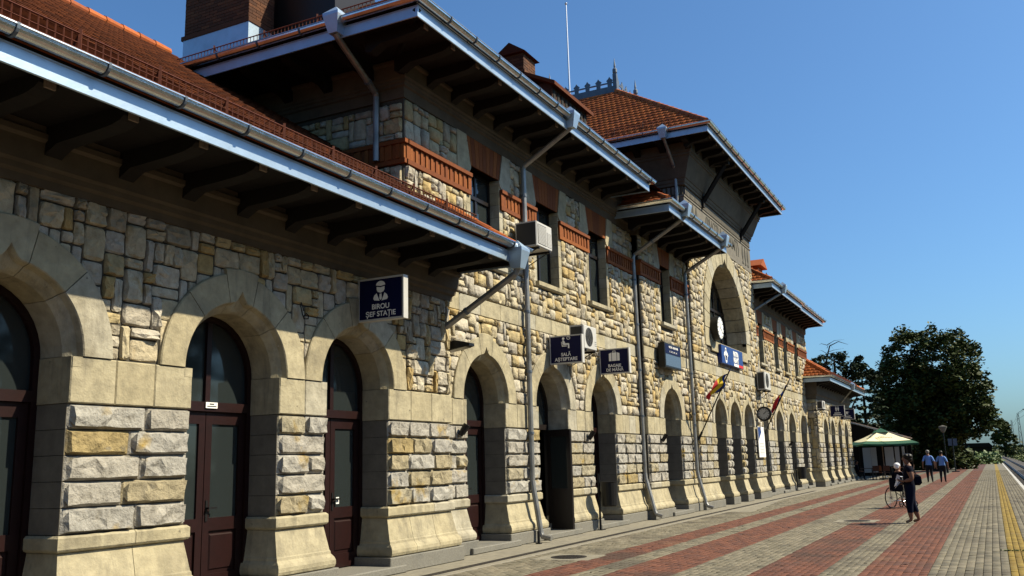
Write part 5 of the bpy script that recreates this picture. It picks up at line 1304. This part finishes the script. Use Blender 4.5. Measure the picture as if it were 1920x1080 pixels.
sign_post(88, 2.95, 2.9, 'short post with a grey plate right of the two men')
for i, (x, y, lb) in enumerate(((112, 4.1, 'pale concrete planter nearest the dark post at the platform end'), (116, 4.0, 'pale concrete planter behind the first one at the platform end'))):
    t = thing('planter', lb, 'planter', (x, y, 0)); MB().slices([[(-.9,-.35,0), (.9,-.35,0), (.9,.35,0), (-.9,.35,0)], [(-1,-.42,.75), (1,-.42,.75), (1,.42,.75), (-1,.42,.75)]]).build('tub', 'white_paint', t)
    mb = MB()
    for k in range(60):
        a, b, c = _r.uniform(-.9,.9), _r.uniform(-.35,.35), _r.uniform(.75, 1.2); s_ = .12; mb.add([(a-s_,b,c-s_), (a+s_,b+.05,c-s_), (a+s_,b,c+s_), (a-s_,b-.05,c+s_)], [(0,1,2,3)])
    mb.build('plants', 'leaf_bush', t)

# ------------------------------------------------------------------ trees, plants, poles
def leaf_cloud(centers, size, per, rnd, flat=.6):
    """centers: (x,y,z,r): leaf quads clustered round each centre -> numpy mesh data"""
    V = []; n = 0
    C4 = np.array([[-.5,-.32,0], [.5,-.32,0], [.5,.32,0], [-.5,.32,0]])
    for (x, y, z, r) in centers:
        for _ in range(per):
            d = np.array([rnd.gauss(0,1), rnd.gauss(0,1), rnd.gauss(0,flat)]); d = d/np.linalg.norm(d)*r*rnd.random()**.5
            a, b, c = rnd.uniform(0, 6.28), rnd.uniform(-.9, .9), rnd.uniform(-.9, .9); s_ = size*rnd.uniform(.6, 1.3)
            Rz = np.array([[math.cos(a), -math.sin(a), 0], [math.sin(a), math.cos(a), 0], [0,0,1]]); Rx = np.array([[1,0,0], [0, math.cos(b), -math.sin(b)], [0, math.sin(b), math.cos(b)]]); Ry = np.array([[math.cos(c), 0, math.sin(c)], [0,1,0], [-math.sin(c), 0, math.cos(c)]])
            V.append((C4*s_) @ (Rz@Rx@Ry).T + d + (x, y, z)); n += 1
    V = np.concatenate(V); return V, n
def leaf_obj(name, V, n, m_, parent=None, **tags):
    me = bpy.data.meshes.new(name); me.vertices.add(n*4); me.vertices.foreach_set('co', V.ravel()); me.loops.add(n*4); me.loops.foreach_set('vertex_index', np.arange(n*4, dtype=np.int32))
    me.polygons.add(n); me.polygons.foreach_set('loop_start', np.arange(0, n*4, 4, dtype=np.int32)); me.polygons.foreach_set('loop_total', np.full(n, 4, np.int32)); me.update(calc_edges=True); me.materials.append(MATS[m_])
    return link(name, me, parent, **tags)
R2 = random.Random(11)
def lobes_centers(lobes, k, rr):
    out = []
    for (x, y, z, a, b, c) in lobes:
        for _ in range(k):
            d = np.array([R2.gauss(0,1), R2.gauss(0,1), R2.gauss(0,1)]); d /= np.linalg.norm(d); q = R2.uniform(.55, 1.0)**.6
            out.append((x+d[0]*a*q, y+d[1]*b*q, z+d[2]*c*q, rr*R2.uniform(.6, 1.25)))
    return out
def broad_tree(name, label, loc, lobes, k, rr, leaf, per, trunk, m_='leaf', group=None):
    t = thing(name, label, 'tree', loc, group=group)
    cs = lobes_centers(lobes, k, rr); V, n = leaf_cloud(cs, leaf, per, R2); leaf_obj('crown', V, n, m_, t)
    h, r = trunk; mb = MB(); mb.tube([(0,0,-.1), (.05,.02,h*.3), (-.05,.05,h*.7), (0,0,h)], [r*1.3, r, r*.8, r*.35], 10)
    for (x, y, z, a, b, c) in lobes: mb.tube([(0,0,h*.35), (x*.5, y*.5, (h*.35+z)*.52), (x, y, z)], [r*.5, r*.3, r*.08], 7)
    mb.build('trunk', 'bark', t); return t
broad_tree('chestnut_tree', 'huge dark round-crowned tree standing beyond the cafe', (95, 4.6, 0),
    [(0,.6,10.0,4.0,3.3,3.7), (0,-1.5,9.6,4,3.0,3.5), (0,2.3,8.0,3.8,2.7,3.2), (0,-2.9,7.0,3.4,2.5,2.8), (0,.2,6.6,4.2,4.2,3.4), (0,2.6,5.4,3.4,2.6,2.6), (0,-2.9,4.9,3,2.4,2.2), (0,.2,4.0,3.2,3.0,1.8), (0,-.2,2.8,2.4,1.8,1.2)], 95, .80, .27, 60, (9.5, .45))
# firs behind the far wing
def conifer(label, loc, h, w0, tiers, seed, droop=.2, sparse=1.0, z0=.15):
    rnd = random.Random(seed); t = thing('conifer_tree', label, 'tree', loc, group='conifers behind the far wing'); cs = []
    tk = MB(); tk.tube([(0,0,-.1), (.05,.03,h*.5), (0,0,h)], [.22, .13, .02], 8)
    for i in range(tiers):
        f = i/(tiers-1); z = h*(z0+(1-z0)*f); L = w0*(1-f)**.8*rnd.uniform(.7, 1.15)+.25
        for k in range(int(6*sparse)+1):
            a = rnd.uniform(0, 6.28); n = max(2, int(L/.45))
            tk.tube([(0,0,z), (math.cos(a)*L, math.sin(a)*L, z-droop*L)], [.035, .008], 4, False)
            for j in range(1, n+1):
                u = j/n; cs.append((math.cos(a)*L*u, math.sin(a)*L*u, z-droop*L*u+rnd.uniform(-.05,.1), .36*(1.15-.5*u)))
    V, n = leaf_cloud(cs, .26, 16, rnd, .35); leaf_obj('crown', V, n, 'leaf_fir', t); tk.build('trunk', 'bark', t); return t
broad_tree('pine_tree', 'flat-topped dark pine rising behind the far wing roof', (78, 10.6, 0), [(0,.2,9.3,1.6,1.5,.55), (0,-1.4,8.5,1.5,1.2,.40), (0,1.3,8.8,1.4,1.0,.45), (.3,-.2,7.8,1.5,1.5,.40), (0,-2.5,7.9,1.0,.8,.35), (0,.6,6.9,1.5,1.3,.4)], 20, .36, .20, 36, (9.3, .2), 'leaf_fir')
t = thing('bare_snag', 'bare curved dead branches sticking up beside the pine', 'tree', (77, 11.3, 0)); mb = MB(); mb.tube([(0,0,6), (0,-.2,9), (0,-.6,10.3), (0,-1.3,10.6), (0,-2.0,10.3)], [.09,.07,.05,.03,.01], 6)
for k in range(11): a = R2.uniform(8.4, 10.5); q = R2.uniform(.5, 1.6)*R2.choice((1, 1, -.6)); mb.tube([(0,-.2-.1*(a-8.4),a), (R2.uniform(-.3,.3),-.3-q*.5,a+R2.uniform(.1,.4)), (R2.uniform(-.5,.5),-.4-q,a+R2.uniform(-.3,.3))], [.028,.016,.004], 4)
mb.build('branches', 'bark', t)
conifer('slim spruce standing left of the huge round tree', (82, 9.05, 0), 9.6, 2.0, 13, 5, .12, .8)
conifer('low dark spruce behind the cafe canopy roof', (86, 10.4, 0), 5.0, 1.5, 11, 8, .2, 1.0)
broad_tree('garden_tree', 'low dark leafy tree filling the gap behind the canopy', (90, 9.2, 0), [(0,0,3.0,2.0,1.8,1.2), (0,-1.3,2.4,1.6,1.4,1.0), (0,1.0,2.6,1.6,1.4,1.0)], 26, .55, .28, 30, (3.2, .16))
V, n = leaf_cloud([(102+R2.uniform(-2,3), R2.uniform(2.0, 8.0), R2.uniform(.3, 2.2), .8) for _ in range(140)], .4, 26, R2); leaf_obj('hedge', V, n, 'leaf', kind='stuff', label='dark hedge under the big tree', category='hedge')
V, n = leaf_cloud([(R2.uniform(140, 185), R2.uniform(-.6, 5.2) if x_ > .5 else R2.uniform(-.4, 5), R2.uniform(-.3, 1.1), .8) for x_ in [R2.random() for _ in range(420)]], .42, 22, R2); leaf_obj('platform_end_bushes', V, n, 'leaf_bush', kind='stuff', label='green weeds and bushes at the platform end', category='bushes')
V, n = leaf_cloud([(R2.uniform(90, 520), R2.uniform(-14, -5.6), R2.uniform(-.75, .2), .7) for _ in range(900)], .45, 10, R2); leaf_obj('trackside_grass', V, n, 'grass', kind='stuff', label='tall grass and weeds along the track', category='grass')
broad_tree('poplar_tree', 'ragged tall tree far down the line right of the sky gap', (330, -3.6, 0), [(0,0,5,3,2.3,4), (0,-.6,8.6,2,1.6,2.6), (0,1.6,6,2,1.5,2.2), (0,-1.8,4,2.5,2,3.5), (0,.3,10.4,1.2,.9,1.2)], 45, .7, .6, 20, (10, .25))
V, n = leaf_cloud([(R2.uniform(380, 900), R2.uniform(-60, 40), R2.uniform(-.5, 3.6), 2.2) for _ in range(700)], 1.3, 12, R2); leaf_obj('distant_woods', V, n, 'leaf', kind='stuff', label='dark distant woods on the horizon', category='woods')
t = thing('wagon_shed', 'low dark shed roof beyond the bushes at the platform end', 'shed', (210, 4.0, 0)); MB().box(-3, 3, -4, 2.2, 0, 2.6).build('wall', 'far_dark', t); MB().prism([(-3.4, -4.3, 2.6), (-3.4, 2.5, 2.6), (-3.4, 1.7, 3.4), (-3.4, -3.6, 3.4)], (6.8, 0, 0)).build('roof', 'far_dark', t)
def mast(x, y, h, label, arm):
    t = thing('lattice_mast', label, 'mast', (x, y, -.7), group='lattice masts along the track'); mb = MB()
    for sx, sy in ((-1,-1), (1,-1), (1,1), (-1,1)): mb.tube([(sx*.55, sy*.45, 0), (sx*.16, sy*.16, h)], .055, 4)
    mb.build('legs', 'black_metal', t); br = MB(); n = 11
    for k in range(n):
        f0, f1 = k/n, (k+1)/n; w0, w1 = .55-.39*f0, .55-.39*f1; y0, y1 = .45-.29*f0, .45-.29*f1; s_ = 1 if k % 2 else -1
        for q in (-1, 1): br.tube([(q*w0, s_*y0, h*f0), (q*w1, -s_*y1, h*f1)], .03, 4, False); br.tube([(s_*w0, q*y0, h*f0), (-s_*w1, q*y1, h*f1)], .03, 4, False)
    br.build('bracing', 'black_metal', t)
    if arm: MB().tube([(0,0,h), (0,-1.4,h+.9)], .05, 5).box(-.15, .15, -2.1, -1.3, h+.85, h+1.1).build('lamp_arm', 'black_metal', t)
mast(290, -7.3, 12.6, 'nearest lattice mast with a lamp on top by the track', True)
mast(370, -7.1, 13.2, 'second lattice mast from the right edge by the track', False)
mast(450, -7.0, 13.0, 'third lattice mast along the track', False)
mast(540, -6.8, 13.4, 'farthest lattice mast along the track', False)

# unseen trees added to cut sky fill (mirrored dark in the panes and gutters)
V, n = leaf_cloud([(R2.uniform(-45, 75), R2.uniform(-24, -17), R2.uniform(-.5, 13.0), 1.9) for _ in range(620)], 1.1, 15, R2); leaf_obj('unseen_tree_belt', V, n, 'leaf', kind='stuff', label='unseen belt of trees added to cut the sky fill', category='trees')

# small litter blown over the paving
R3 = random.Random(5); mb = MB()
for k in range(90):
    x = R3.uniform(12.5, 40); y = R3.uniform(-.9, 7.2); a = R3.uniform(0, 6.28); q = R3.uniform(.012, .04); c_, s_ = math.cos(a)*q, math.sin(a)*q
    mb.add([(x+c_, y+s_, .006), (x-s_*.6, y+c_*.6, .012), (x-c_, y-s_, .006), (x+s_*.6, y-c_*.6, .016)], [(0,1,2,3)])
mb.build('fallen_leaves', 'bark', kind='stuff', label='dry leaves and crumbs scattered over the paving', category='leaves')
V, n = leaf_cloud([(17.35+R3.uniform(-.04,.04), -.12+R3.uniform(-.22,.22), .012, .025) for _ in range(16)], .03, 5, R3); leaf_obj('grass_tuft', V, n, 'grass', kind='stuff', label='weeds growing in the yellow strip joints', category='grass')

t = thing('overhead_wire', 'thin sagging wire strung between the lattice masts', 'wire', (0, 0, 0))
for y_, z_ in ((-7.2, 11.6), (-7.0, 10.4)):
    pts = []
    for (xa, xb) in ((120, 290), (290, 370), (370, 450), (450, 540)):
        for k in range(7): u = k/7; pts.append((xa+(xb-xa)*u, y_, z_-1.2*4*u*(1-u)*(.6 if xa > 200 else 1)))
    MB().tube(pts, .03, 4, False).build('wire', 'black_metal', t)
